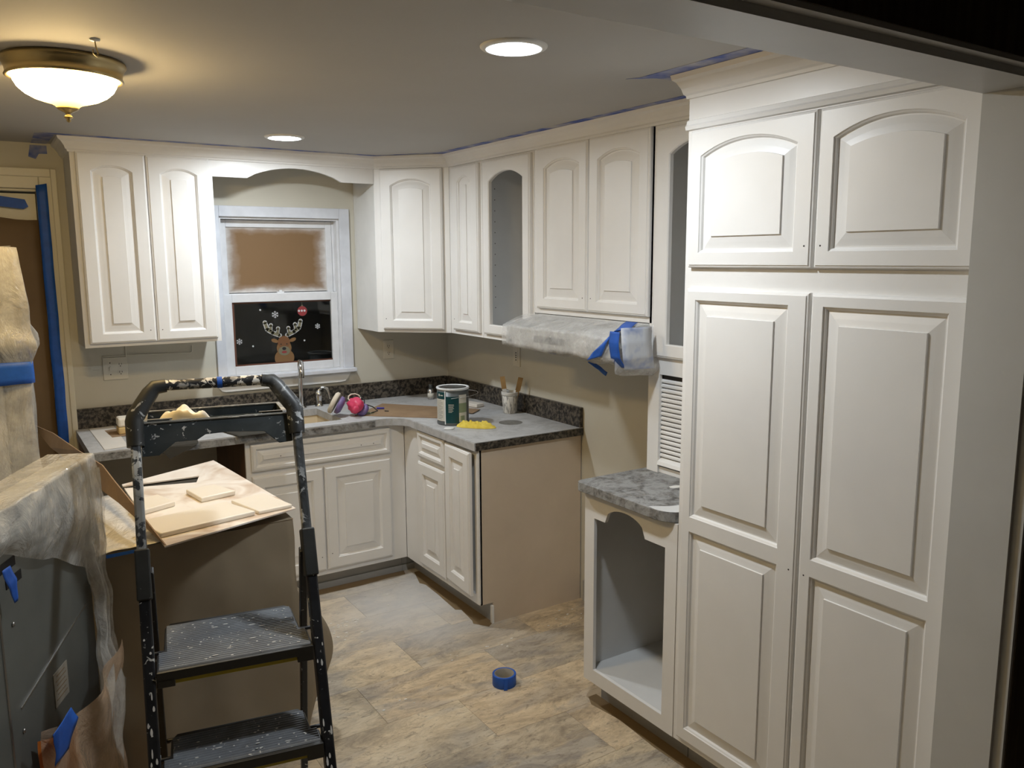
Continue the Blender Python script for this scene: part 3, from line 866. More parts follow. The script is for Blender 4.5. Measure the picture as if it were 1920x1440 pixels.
# desk counter with rounded near corner
poly = [(-0.004, -2.195), (-0.622, -2.195), (-0.640, -2.205), (-0.645, -2.22), (-0.645, -2.63)]
for i in range(7):
    a = i / 6 * pi / 2
    poly.append((-0.645 + 0.065 * (1 - cos(a)), -2.635 - 0.078 * sin(a)))
poly += [(-0.004, -2.714)]
r = thing('desk_countertop', 'small rounded granite countertop dusted with paint over the open niche', 'countertop', (-0.3, -2.45, CT0))
obj('worktop', MB().prism(poly, 0.874, 0.911), 'graniteh', r, bevel=0.003)
obj('dust_band', MB().add([], []).prism([(-0.639, -2.60)] + poly[5:12] + [(-0.50, -2.7145), (-0.50, -2.66), (-0.58, -2.64)], 0.9111, 0.9116), 'inner', r)
for cx, cy, s_ in ((-0.395, -2.475, 0.028), (-0.375, -2.575, 0.02)):
    b = MB()
    b.prism([(cx + s_ * cos(a) * (0.7 + 0.5 * random.random()), cy + s_ * sin(a) * (0.5 + 0.3 * random.random())) for a in [k * pi / 4 for k in range(8)]], 0.9112, 0.912)
    obj('paint_spot', b, 'chip', r)

# sink
r = thing('kitchen_sink', 'beige undermount sink set in the countertop below the window', 'sink', (-1.13, -0.33, 0.70))
b = MB()
x0, x1, y0, y1, zb = SX0 - 0.006, SX1 + 0.006, SY0 - 0.006, SY1 + 0.006, 0.70
b.add([(x0, y0, CT0 - 0.001), (x1, y0, CT0 - 0.001), (x1, y1, CT0 - 0.001), (x0, y1, CT0 - 0.001), (x0 + .02, y0 + .02, zb), (x1 - .02, y0 + .02, zb), (x1 - .02, y1 - .02, zb), (x0 + .02, y1 - .02, zb)],
      [(0, 1, 5, 4), (1, 2, 6, 5), (2, 3, 7, 6), (3, 0, 4, 7), (4, 5, 6, 7)])
obj('basin', b, 'sinkm', r)
obj('drain', MB().lathe((-1.13, -0.33, zb + 0.001), [(0.045, 0), (0.045, 0.003), (0.03, 0.004), (0.001, 0.001)], 20), 'steel', r)

# faucet
r = thing('faucet', 'chrome pull out kitchen faucet behind the sink', 'faucet', (-1.0, -0.075, CT1))
obj('base_plate', MB().lathe((-1.0, -0.075, CT1), [(0.030, 0), (0.029, 0.006), (0.020, 0.012), (0.018, 0.016)], 24), 'chrome', r)
obj('column', MB().tube([(-1.0, -0.075, CT1 + 0.012), (-1.0, -0.075, 1.02), (-1.001, -0.078, 1.12), (-1.003, -0.088, 1.165), (-1.008, -0.110, 1.185)], [0.014, 0.0135, 0.0125, 0.0125, 0.013], 14), 'chrome', r)
obj('spray_head', MB().tube([(-1.008, -0.108, 1.185), (-1.012, -0.130, 1.180), (-1.018, -0.150, 1.155), (-1.020, -0.160, 1.115), (-1.021, -0.163, 1.095)], [0.013, 0.016, 0.018, 0.018, 0.015], 14), 'chrome', r)
r = thing('soap_dispenser', 'small domed chrome soap dispenser beside the faucet', 'dispenser', (-0.895, -0.075, CT1))
obj('body', MB().lathe((-0.895, -0.075, CT1), [(0.024, 0), (0.022, 0.006), (0.017, 0.012), (0.018, 0.045), (0.021, 0.062), (0.019, 0.08), (0.010, 0.093), (0.001, 0.097)], 22), 'chrome', r)
obj('spout', MB().tube([(-0.895, -0.075, 1.003), (-0.872, -0.078, 1.022), (-0.846, -0.084, 1.012), (-0.836, -0.088, 0.98), (-0.832, -0.09, 0.95)], [0.006, 0.008, 0.008, 0.007, 0.006], 10), 'chrome', r)

# ------------------------------------------------------------------ window
win = struct('window_1', MB().box(-1.372, 0.018, 1.115, -0.722, 0.024, 1.118), 'vinyl', 'white vinyl sash window over the sink', recalc=True)
WL[win.name] = V((0, 0, 0))
def fr(b, x0, x1, z0, z1, y0, y1, w_, wt=None, wb=None):
    wt = wt or w_; wb = wb or w_
    b.box(x0, y0, z0, x0 + w_, y1, z1).box(x1 - w_, y0, z0, x1, y1, z1).box(x0 + w_, y0, z0, x1 - w_, y1, z0 + wb).box(x0 + w_, y0, z1 - wt, x1 - w_, y1, z1)
    return b
obj('lower_sash', fr(MB(), -1.372, -0.722, 1.118, 1.566, 0.018, 0.046, 0.040, 0.046, 0.046), 'vinyl', win, bevel=0.003)
obj('upper_sash', fr(MB(), -1.372, -0.734, 1.548, 1.972, 0.050, 0.080, 0.036, 0.04, 0.02), 'vinyl', win, bevel=0.003)
b = MB().box(-1.385, 0.0, 1.10, -1.373, 0.115, 1.985).box(-0.7215, 0.0, 1.10, -0.709, 0.115, 1.985).box(-1.373, 0.0, 1.974, -0.7215, 0.115, 1.985).box(-1.373, 0.0, 1.10, -0.7215, 0.115, 1.1145)
b.box(-0.733, 0.048, 1.567, -0.7217, 0.06, 1.973)
obj('jamb_liner', b, 'vinyl', win)
obj('glass_pane', MB().box(-1.334, 0.034, 1.162, -0.760, 0.037, 1.522), 'glass', win)
obj('upper_glass_pane', MB().box(-1.338, 0.066, 1.566, -0.770, 0.069, 1.934), 'glass', win)
b = MB().box(-1.334, 0.030, 1.162, -1.320, 0.0335, 1.522).box(-1.32, 0.030, 1.512, -0.76, 0.0335, 1.522).box(-1.32, 0.030, 1.162, -0.76, 0.0335, 1.172)
obj('sash_tape', b, 'tapebrown', win, label='brown strips of old tape round the pane')
obj('sash_lock', MB().box(-1.075, 0.030, 1.566, -1.035, 0.049, 1.574).box(-1.062, 0.034, 1.574, -1.045, 0.044, 1.583), 'vinyl', win)
b = MB()
b.box(-1.435, -0.020, 1.116, -1.385, 0.0, 2.043).box(-0.709, -0.020, 1.116, -0.648, 0.0, 2.043).box(-1.385, -0.020, 1.985, -0.709, 0.0, 2.043)
obj('casing', b, 'trimw', win, bevel=0.003)
obj('stool', MB().box(-1.457, -0.050, 1.092, -0.640, 0.0, 1.1155), 'trimw', win, bevel=0.004)
ap = [(-1.435, 1.0915), (-1.435, 1.055), (-1.42, 1.038), (-1.40, 1.032), (-0.735, 1.032), (-0.705, 1.036), (-0.685, 1.055), (-0.668, 1.0915)]
obj('apron', MB().slab([(x, -0.018, z) for x, z in ap], (0, 0.018, 0)), 'primer', win, bevel=0.002)
tag(obj('masking_paper', MB().box(-1.343, 0.060, 1.572, -0.768, 0.0635, 1.938), 'sprayedpaper'), 'brown paper masking the upper window pane, edges misted white', 'paper')

# stickers on the lower pane
yS = 0.0325
def disc(b, x, z, r, n=14, y=yS, t=0.0008, sx=1, rot=0):
    b.slab([(x + r * sx * cos(2 * pi * k / n) * cos(rot) - r * sin(2 * pi * k / n) * sin(rot), y, z + r * sx * cos(2 * pi * k / n) * sin(rot) + r * sin(2 * pi * k / n) * cos(rot)) for k in range(n)], (0, -t, 0)); return b
def flat_bar(b, p, q, w_, y=yS, t=0.0008):
    b.bar((p[0], y - t / 2, p[1]), (q[0], y - t / 2, q[1]), (p[1] - q[1], 0, q[0] - p[0]), w_, t / 2); return b
for nm, x, z, R_ in (('snowflake left of the ornament', -1.093, 1.445, 0.020), ('snowflake at the right by the pane edge', -0.846, 1.367, 0.016), ('snowflake at the lower left of the pane', -1.300, 1.302, 0.017)):
    b = MB()
    for k in range(3):
        a = k * pi / 3 + pi / 2
        flat_bar(b, (x - R_ * cos(a), z - R_ * sin(a)), (x + R_ * cos(a), z + R_ * sin(a)), 0.0016)
    for k in range(6):
        a = k * pi / 3 + pi / 2
        for s_ in (-0.5, 0.5):
            p = (x + R_ * 0.55 * cos(a), z + R_ * 0.55 * sin(a))
            flat_bar(b, p, (p[0] + R_ * 0.4 * cos(a + s_ * 1.6), p[1] + R_ * 0.4 * sin(a + s_ * 1.6)), 0.0012, yS - 0.0009)
    tag(obj('snowflake_sticker', b, 'snow'), 'small white ' + nm, 'sticker', 'snowflake stickers on the pane')
for nm, x, z in (('above the reindeer at upper left', -1.176, 1.474), ('right of the reindeer face', -0.928, 1.288), ('left of the reindeer near the bottom', -1.226, 1.272)):
    tag(obj('snow_dot_sticker', disc(MB(), x, z, 0.0052), 'snow'), 'tiny white round snow dot ' + nm, 'sticker', 'snow dot stickers on the pane')
r = thing('ornament_sticker', 'red round ornament sticker hanging at the top of the pane', 'sticker', (-0.93, yS, 1.44))
obj('ball', disc(MB(), -0.934, 1.459, 0.0285, 26), 'red', r)
b = MB()
for k in (-1, 0, 1): disc(b, -0.934 + k * 0.0165 - 0.003, 1.461, 0.0062, 12, yS - 0.001)
obj('dot_band', b, 'snow', r)
obj('hanger', flat_bar(disc(MB(), -0.934, 1.490, 0.005, 10), (-0.934, 1.49), (-0.934, 1.516), 0.0008), 'antler', r)
r = thing('reindeer_sticker', 'peeking reindeer sticker with pale antlers at the bottom of the pane', 'sticker', (-1.05, yS, 1.175))
cx = -1.050
for s_ in (-1, 1):
    b = MB(); bl = MB()
    pts = [(cx + s_ * 0.022, 1.325), (cx + s_ * 0.062, 1.342), (cx + s_ * 0.092, 1.362), (cx + s_ * 0.103, 1.402)]
    for B_, w_, t_, y_ in ((bl, 0.0125, 0.0005, yS), (b, 0.0085, 0.0005, yS - 0.0006)):
        for i in range(3): flat_bar(B_, pts[i], pts[i + 1], w_, y_, t_)
        for p in pts: disc(B_, p[0], p[1], w_, 10, y_, t_)
        for tx, tz in ((0.030, 0.365), (0.070, 0.385)):
            p0 = (cx + s_ * (tx + 0.003), 1.333 + (tx - 0.02) * 0.35); p1 = (cx + s_ * tx, 1.0 + tz)
            flat_bar(B_, p0, p1, w_ * 0.75, y_, t_); disc(B_, p1[0], p1[1], w_ * 0.95, 10, y_, t_)
    o = obj('antler', b, 'antler', r); obj('antler_outline', bl, 'snow', o)
b = MB(); disc(b, cx, 1.252, 0.043, 22, yS - 0.0004, 0.0006, 1.0)
disc(b, cx, 1.195, 0.050, 20, yS - 0.0002, 0.0006, 1.15)
obj('head', b, 'fur', r)
b = MB(); disc(b, cx, 1.285, 0.036, 20, yS - 0.0010, 0.0005)
obj('forehead', b, 'furd', r)
b = MB()
for s_ in (-1, 1): disc(b, cx + s_ * 0.052, 1.296, 0.011, 14, yS - 0.0009, 0.0005, 1.9, s_ * 0.35)
obj('ears', b, 'fur', r)
b = MB(); disc(b, cx, 1.235, 0.027, 18, yS - 0.0012, 0.0005, 1.25)
obj('muzzle', b, 'antler', r)
b = MB(); disc(b, cx, 1.248, 0.009, 12, yS - 0.0018, 0.0005, 1.3)
for s_ in (-1, 1): disc(b, cx + s_ * 0.017, 1.274, 0.004, 8, yS - 0.0018, 0.0005)
obj('nose_and_eyes', b, 'rubber', r)
obj('mouth', disc(MB(), cx, 1.228, 0.0065, 12, yS - 0.0018, 0.0005, 2.3), 'red', r)

# ------------------------------------------------------------------ rear door, casing, masking
b = MB().box(DX1, -0.02, 0, -2.140, 0, 2.172).box(-3.10, -0.02, 0, DX0, 0, 2.172).box(DX0, -0.02, DZ, DX1, 0, 2.172)
b.box(-2.162, -0.028, 0, -2.136, -0.02, 2.19).box(-3.10, -0.028, 2.150, -2.162, -0.02, 2.19)
b.box(DX1 - 0.012, 0, 0, DX1, 0.11, DZ).box(DX0, 0, DZ - 0.012, DX1 - 0.012, 0.11, DZ)
struct('trim_6', b, 'casing', 'cream casing round the rear doorway', bevel=0.004)
dr = struct('door_1', MB().box(DX0 + 0.004, 0.045, 0.004, DX1 - 0.016, 0.085, DZ - 0.02), 'casing', 'cream door behind brown paper')
tag(obj('masking_paper', MB().grid(lambda u, v: V((-3.0 + (0.775) * u, 0.018 + 0.006 * noise.noise(V((u * 4, v * 5, 1))), 0.03 + (1.97 - 0.05 * u) * v + 0.012 * noise.noise(V((u * 5, 0, 3))))), 16, 24), 'kraftd', solid=0.001), 'brown masking paper covering the rear door', 'paper')
def tape(name, pts, label, mat='tape', d=(0, -0.0008, 0), group='blue painters tape strips'):
    return tag(obj(name, MB().slab(pts, d), mat), label, 'tape', group)
b = MB()
n = 30
def tl(u, v):
    z = 0.55 + 1.56 * v
    x0 = -2.228 + 0.004 * noise.noise(V((v * 9, 0, 0)))
    return V((x0 + 0.047 * u, -0.0315 - 0.003 * u, z + 0.01 * u))
tag(obj('tape_strip', MB().grid(tl, 3, 40), 'tape', solid=0.0008), 'long vertical blue tape strip down the right of the doorway', 'tape')
tape('tape_strip', [(-2.47, 0.012, 2.020), (-2.285, 0.012, 2.000), (-2.263, 0.012, 2.012), (-2.275, 0.012, 2.045), (-2.47, 0.012, 2.072)], 'short blue tape strip across the top of the door paper')

# ------------------------------------------------------------------ ceiling tape
tz = CEIL - 0.0012
def ctape(poly, label, mat='tapew'):
    return tag(obj('tape_strip', MB().prism(poly, tz, tz + 0.001), mat), label, 'tape')
ctape([(-2.235, -0.36), (-2.20, -0.395), (-0.59, -0.378), (-0.60, -0.355), (-2.155, -0.354), (-2.165, -0.003), (-2.23, -0.003)], 'blue tape along the ceiling above the left wall cabinet and valance')
ctape([(-0.60, -0.39), (-0.635, -0.365), (-0.395, -0.665), (-0.388, -2.62), (-0.350, -2.62), (-0.350, -0.63), (-0.41, -0.62)], 'blue tape along the ceiling above the hood side cabinets')
ctape([(-0.735, -2.56), (-0.712, -2.60), (-0.712, -3.64), (-0.648, -3.64), (-0.648, -2.668), (-0.36, -2.668), (-0.36, -2.635), (-0.66, -2.620)], 'wide blue tape corner on the ceiling around the pantry crown')
tape('tape_strip', [(-2.245, -0.001, 2.245), (-2.215, -0.001, 2.235), (-2.20, -0.001, 2.26), (-2.165, -0.001, 2.262), (-2.165, -0.001, 2.3), (-2.235, -0.001, 2.3)], 'torn blue tape end hanging at the left end of the crown', 'tapew')

# ------------------------------------------------------------------ outlets
def outlet_plate(name, O, U, Nn, W, H, gangs, label, cat='outlet'):
    O = V(O); U = V(U); Nn = V(Nn)
    P = lambda u, v, n: O + U * u + Z3 * v + Nn * n
    r = thing(name, label, cat, O)
    obj('cover_plate', MB().obox(P(0, 0, 0.003), U * W / 2, Z3 * H / 2, Nn * 0.003), 'plate', r, bevel=0.002)
    for u, kind in gangs:
        if kind == 'duplex':
            for s_ in (-1, 1):
                f = obj('socket', MB().lathe(P(u, s_ * 0.0205, 0.006), [(0.0165, 0), (0.0165, 0.0012)], 18, Nn), 'plate', r)
                bb = MB()
                bb.obox(P(u - 0.006, s_ * 0.0205 + 0.002, 0.0074), U * 0.0012, Z3 * 0.0048, Nn * 0.0003)
                bb.obox(P(u + 0.006, s_ * 0.0205 + 0.002, 0.0074), U * 0.0012, Z3 * 0.0040, Nn * 0.0003)
                bb.obox(P(u, s_ * 0.0205 - 0.009, 0.0074), U * 0.0025, Z3 * 0.0022, Nn * 0.0003)
                obj('slots', bb, 'screw', f)
        elif kind == 'switch':
            obj('toggle', MB().obox(P(u, 0, 0.009), U * 0.004, Z3 * 0.011, Nn * 0.004), 'plate', r)
            bb = MB()
            for s_ in (-1, 1): bb.lathe(P(u, s_ * 0.03, 0.006), [(0.003, 0), (0.003, 0.0006)], 8, Nn)
            obj('screw', bb, 'screw', r)
        else:
            obj('gfci_face', MB().obox(P(u, 0, 0.0068), U * 0.016, Z3 * 0.033, Nn * 0.001), 'plate', r)
            bb = MB()
            for s_ in (-0.02, -0.006, 0.006, 0.02): bb.obox(P(u, s_, 0.008), U * 0.005, Z3 * 0.003, Nn * 0.0003)
            obj('slots', bb, 'screw', r)
    return r
outlet_plate('outlet', (-1.942, -0.0005, 1.205), UX, NY, 0.116, 0.116, [(-0.024, 'switch'), (0.024, 'duplex')], 'double wall plate with switch and outlet under the left cabinet')
outlet_plate('outlet', (-0.415, -0.0005, 1.205), UX, NY, 0.070, 0.114, [(0, 'duplex')], 'duplex outlet on the back wall under the corner cabinet')
outlet_plate('outlet', (-0.0005, -0.812, 1.212), UY, NX, 0.070, 0.114, [(0, 'gfci')], 'outlet on the right wall behind the stirring sticks')
b = MB().tube([(-1.888, -0.004, 1.344), (-1.888, -0.004, 1.262)], 0.0035, 6)
b.tube([(-1.888, -0.004, 1.270), (-1.570, -0.004, 1.262), (-1.562, -0.004, 1.268), (-1.560, -0.004, 1.30)], 0.003, 6)
b.tube([(-2.0, -0.004, 1.268), (-1.89, -0.004, 1.268)], 0.003, 6)
tag(obj('cable', b, 'plate'), 'thin painted cable on the wall under the left cabinet', 'cable')

# ------------------------------------------------------------------ ceiling lights
for (x, y, lb) in ((-1.254, -2.71, 'round recessed downlight in the ceiling nearest the opening'), (-1.262, -0.80, 'round recessed downlight in the ceiling in front of the window')):
    r = thing('recessed_light', lb, 'light', (x, y, CEIL), 'recessed ceiling lights')
    obj('trim_ring', MB().lathe((x, y, CEIL), [(0.091, 0.002), (0.090, -0.003), (0.086, -0.006), (0.072, -0.009), (0.068, -0.0045), (0.068, 0.002)], 40, cap=False), 'primer', r)
    obj('diffuser', MB().lathe((x, y, CEIL), [(0.0675, -0.0035), (0.0670, -0.0055), (0.0001, -0.0062)], 40), 'led', r)
x, y = -2.245, -1.915
r = thing('ceiling_lamp', 'brass rimmed flush ceiling lamp with a glowing glass bowl', 'lamp', (x, y, CEIL))
obj('rim', MB().lathe((x, y, CEIL), [(0.150, 0.001), (0.158, -0.003), (0.160, -0.010), (0.154, -0.018), (0.149, -0.030), (0.147, -0.042), (0.151, -0.050), (0.146, -0.053), (0.138, -0.048), (0.138, -0.002)], 56), 'brass', r)
kz = lambda P_: [(r_, z_ if z_ > -0.06 else -0.06 + (z_ + 0.06) * 0.82) for r_, z_ in P_]
obj('glass_bowl', MB().lathe((x, y, CEIL), kz([(0.134, -0.046), (0.131, -0.062), (0.122, -0.082), (0.106, -0.100), (0.084, -0.115), (0.060, -0.125), (0.042, -0.131), (0.032, -0.138), (0.026, -0.147)]), 56, cap=False), 'bowl', r)
obj('finial', MB().lathe((x, y, CEIL), kz([(0.029, -0.144), (0.026, -0.150), (0.010, -0.160), (0.006, -0.166), (0.010, -0.171), (0.0115, -0.176), (0.005, -0.182), (0.0065, -0.187), (0.001, -0.193)]), 24), 'brass', r)
x, y = -2.20, -2.21
r = thing('ceiling_hook', 'small swag hook in the ceiling beside the lamp', 'hook', (x, y, CEIL))
obj('plate', MB().lathe((x, y, CEIL), [(0.013, 0), (0.012, -0.004), (0.003, -0.006)], 18), 'rimw', r)
obj('hook', MB().tube([(x, y, CEIL - 0.004), (x + 0.002, y, CEIL - 0.02), (x + 0.006, y, CEIL - 0.034), (x + 0.002, y - 0.002, CEIL - 0.043), (x - 0.006, y - 0.003, CEIL - 0.036), (x - 0.006, y - 0.003, CEIL - 0.026)], 0.0018, 6), 'brass', r)

# ------------------------------------------------------------------ range hood wrapped in plastic
r = thing('range_hood', 'white under cabinet range hood with its front wrapped in plastic', 'range hood', (-0.25, -1.85, 1.35))
prof = [(-0.004, 1.497), (-0.30, 1.497), (-0.43, 1.468), (-0.485, 1.448), (-0.492, 1.37), (-0.47, 1.362), (-0.004, 1.362)]
obj('shell', MB().slab([(px, -1.462, pz) for px, pz in prof], (0, -0.762, 0)), 'applw', r, bevel=0.006)
obj('control_strip', MB().obox((-0.4905, -1.80, 1.408), (0.001, 0, 0), (0, 0.11, 0), (0, 0, 0.014)), 'cangrey', r)
obj('badge', MB().obox((-0.4908, -1.50, 1.385), (0.001, 0, 0), (0, 0.014, 0), (0, 0, 0.006)), 'steel', r)
def nz3(p, s_, amp):
    return V((noise.noise(p * s_), noise.noise(p * s_ + V((5, 3, 1))), noise.noise(p * s_ + V((1, 7, 9))))) * amp
wp = [(-0.325, 1.4995), (-0.37, 1.498), (-0.44, 1.478), (-0.494, 1.455), (-0.502, 1.41), (-0.500, 1.362), (-0.46, 1.350), (-0.35, 1.345), (-0.22, 1.338), (-0.10, 1.335), (-0.02, 1.330)]
def lerp_path(P_, t):
    t = max(0, min(0.99999, t)) * (len(P_) - 1); i = int(t); f = t - i
    return tuple(P_[i][k] * (1 - f) + P_[i + 1][k] * f for k in range(len(P_[0])))
def hoodwrap(u, v):
    x, z = lerp_path(wp, v)
    y = -1.448 - 0.80 * u
    sag = 0.0
    if v > 0.5: sag = 0.045 * u ** 2 * min(1, (v - 0.5) * 2.2)
    p = V((x, y, z - sag))
    k = 0.004 + 0.010 * u
    d = nz3(p, 9, k)
    d.x = -abs(d.x)
    if z > 1.49: d *= 0.1
    diag = 0.006 * u * sin(60 * (y + z * 1.6))
    return p + d + V((-abs(diag) * 0.6, 0, 0 if v < 0.2 else diag * 0.3))
b = MB().grid(hoodwrap, 70, 40)
# end flap on the near side, gathered
def endflap(u, v):
    x, z = lerp_path(wp[3:], v)
    y = -2.248 - 0.035 * sin(pi * u) - 0.0 * u
    cxm = -0.32
    p = V((x + (cxm - x) * u * 0.9, y, z - 0.045 * (1 - u) + (1.40 - z) * u * 0.75))
    return p + nz3(p, 14, 0.006)
b.grid(endflap, 14, 20)
tag(obj('plastic_sheet', b, 'film', recalc=False), 'clear crinkled plastic sheet wrapped round the range hood', 'plastic sheet')
def ribbon(name, pts, wdir, label, mat='tape', t=0.0008, amp=0.002, group=None):
    """tape ribbon: pts centre line, wdir list of half width vectors"""
    n = len(pts)
    P_ = [V(p) for p in pts]; Wd = [V(q) for q in wdir]
    def f(u, v):
        t_ = min(0.99999, v) * (n - 1); i = int(t_); fr_ = t_ - i
        c = P_[i].lerp(P_[i + 1], fr_); ww = Wd[i].lerp(Wd[i + 1], fr_)
        return c + ww * (2 * u - 1) + nz3(c + ww * u, 25, amp)
    return tag(obj(name, MB().grid(f, 4, (n - 1) * 6), mat, solid=t), label, 'tape', group)
ribbon('tape_strip', [(-0.512, -2.135, 1.366), (-0.516, -2.175, 1.415), (-0.508, -2.215, 1.455), (-0.44, -2.225, 1.486), (-0.36, -2.18, 1.505)], [(0, 0.046, -0.012), (0, 0.044, -0.026), (0, 0.038, -0.028), (0.0, 0.040, -0.004), (0, 0.034, 0)], 'bright blue tape slanting over the near end of the hood front')
ribbon('tape_strip', [(-0.515, -2.262, 1.480), (-0.520, -2.262, 1.44), (-0.512, -2.262, 1.38), (-0.48, -2.262, 1.342)], [(0, 0.028, 0)] * 4, 'blue tape strip down the near corner of the hood')
ribbon('tape_strip', [(-0.44, -2.298, 1.495), (-0.45, -2.312, 1.44), (-0.44, -2.312, 1.38), (-0.42, -2.298, 1.335)], [(0.075, 0.0, 0)] * 4, 'pale overspray dusted tape on the hood end', 'tapep')
ribbon('tape_strip', [(-0.34, -1.885, 1.320), (-0.34, -1.95, 1.298), (-0.34, -2.005, 1.275)], [(0.004, 0.0, 0.008)] * 3, 'thin blue tape tail hanging below the hood')
ribbon('tape_strip', [(-0.36, -1.60, 1.334), (-0.36, -1.68, 1.332)], [(0.006, 0, 0.002)] * 2, 'small dark blue tape end under the hood')

# ------------------------------------------------------------------ things on the counter
CT = CT1 + 0.0006
r = thing('paint_can', 'gallon paint can with dark teal label and wire bail on the corner', 'paint can', (-0.487, -0.945, CT))
cx, cy, R_, Hc = -0.487, -0.945, 0.083, 0.192
obj('can_body', MB().lathe((cx, cy, CT), [(R_ - 0.002, 0), (R_, 0.003), (R_, 0.012), (R_ - 0.0015, 0.014), (R_ - 0.0015, Hc - 0.01)], 48), 'cangrey', r)
obj('rim', MB().lathe((cx, cy, CT), [(R_ - 0.001, Hc - 0.012), (R_ + 0.002, Hc - 0.009), (R_ + 0.0025, Hc - 0.002), (R_, Hc), (R_ - 0.008, Hc - 0.001), (R_ - 0.010, Hc - 0.006)], 48, cap=False), 'rimw', r)
obj('lid', MB().lathe((cx, cy, CT), [(R_ - 0.009, Hc - 0.007), (R_ - 0.012, Hc - 0.003), (R_ - 0.016, Hc - 0.007), (R_ - 0.024, Hc - 0.005), (0.001, Hc - 0.005)], 40), 'lid', r)
camv = math.atan2(-4.6271 - cy, -2.5076 - cx)
def wrap(b, a0, a1, z0, z1, rr):
    n = max(2, int(abs(a1 - a0) / 0.12))
    for i in range(n):
        t0, t1 = a0 + (a1 - a0) * i / n, a0 + (a1 - a0) * (i + 1) / n
        b.add([(cx + rr * cos(t), cy + rr * sin(t), CT + z) for t, z in ((t0, z0), (t1, z0), (t1, z1), (t0, z1))], [(0, 1, 2, 3)], True)
    return b
def A_(f):  # fraction across the visible half, -1 left .. 1 right
    return camv + math.asin(max(-1, min(1, f)))
obj('label_teal', wrap(MB(), A_(-0.50), A_(0.36), 0.013, 0.150, R_ + 0.0002), 'teal', r)
obj('label_white', wrap(MB(), A_(-0.97), A_(-0.50), 0.022, 0.135, R_ + 0.0003), 'label', r)
obj('label_badge', wrap(MB(), A_(-0.95), A_(-0.52), 0.137, 0.172, R_ + 0.0003), 'teal', r)
obj('label_stripe', wrap(MB(), A_(-0.51), A_(-0.45), 0.006, 0.178, R_ + 0.0004), 'rimw', r)
obj('label_side', wrap(MB(), A_(0.37), A_(0.82), 0.018, 0.158, R_ + 0.0003), 'label', r)
obj('label_picture', wrap(wrap(MB(), A_(0.37), A_(0.82), 0.066, 0.115, R_ + 0.0005), A_(0.45), A_(0.7), 0.025, 0.05, R_ + 0.0005), 'sage', r)
b = MB()
for k in range(7):
    z = 0.108 - k * 0.0065
    wrap(b, A_(-0.28), A_(-0.28 + [0.34, 0.34, 0.3, 0.34, 0.26, 0.3, 0.22][k]), z, z + 0.0022, R_ + 0.0006)
wrap(b, A_(-0.86), A_(-0.80), 0.150, 0.162, R_ + 0.0006); wrap(b, A_(-0.76), A_(-0.60), 0.152, 0.157, R_ + 0.0006)
obj('label_print', b, 'label', r)
b = MB()
for k in range(13):
    z = 0.126 - k * 0.0078
    wrap(b, A_(-0.93), A_(-0.62 if k % 3 else -0.70), z, z + 0.0018, R_ + 0.0006)
obj('label_fine_print', b, 'cangrey', r)
b = MB()
e0 = A_(0.42); e1 = e0 + pi
pts = []
p0 = V((cx + (R_ + 0.006) * cos(e0), cy + (R_ + 0.006) * sin(e0), CT + 0.145)); p1 = V((cx + (R_ + 0.006) * cos(e1), cy + (R_ + 0.006) * sin(e1), CT + 0.145))
mid = A_(1.0) + 0.15
for i in range(17):
    t = i / 16; a = e0 + pi * t
    rr = R_ + 0.006 + 0.045 * sin(pi * t)
    pts.append((cx + rr * cos(a), cy + rr * sin(a), CT + 0.145 + 0.012 * sin(pi * t)))
obj('bail_handle', MB().tube(pts, 0.0016, 6), 'steel', r)
b = MB()
pa = A_(-0.05)
obj('bail_wire_front', MB().tube([(cx + (R_ + 0.004) * cos(A_(f)), cy + (R_ + 0.004) * sin(A_(f)), CT + 0.141 + 0.012 * (f + 0.1)) for f in (-0.10, 0.05, 0.2, 0.42)], 0.0016, 6), 'steel', r)

r = thing('paper_cup', 'white paint dripped paper cup near the right backsplash', 'cup', (-0.090, -0.875, CT))
obj('cup_body', MB().lathe((-0.090, -0.875, CT), [(0.037, 0), (0.038, 0.002), (0.0455, 0.098), (0.044, 0.099), (0.036, 0.005), (0.001, 0.005)], 30), 'cup', r)
obj('cup_rim', MB().lathe((-0.090, -0.875, CT), [(0.0475, 0.112), (0.0487, 0.116), (0.047, 0.119), (0.0450, 0.117), (0.044, 0.098), (0.0457, 0.0975), (0.0478, 0.105), (0.0475, 0.112)], 30, cap=False), 'primer', r)
for (p, q, lb, wt) in (((-0.098, -0.862, CT + 0.008), (-0.116, -0.838, CT + 0.200), 'wooden stir stick leaning left in the paper cup, its shaft whitened', True), ((-0.078, -0.885, CT + 0.008), (-0.058, -0.935, CT + 0.200), 'wooden stir stick leaning right in the paper cup', False)):
    p = V(p); q = V(q); d = (q - p)
    r = thing('stir_stick', lb, 'stick', p, 'stirring sticks')
    sd = V((0.85, -0.53, 0)).normalized()
    b = MB()
    b.bar(p + d * 0.62, q, sd, 0.0135, 0.0016)
    b.bar(p + d * (0.0 if not wt else 0.0), p + d * 0.70, sd, 0.0095, 0.0016) if not wt else None
    obj('blade', b, 'stick', r)
    if wt: obj('painted_end', MB().bar(p, p + d * 0.64, sd, 0.0115, 0.0017), 'inner', r, label='end coated with grey white paint')

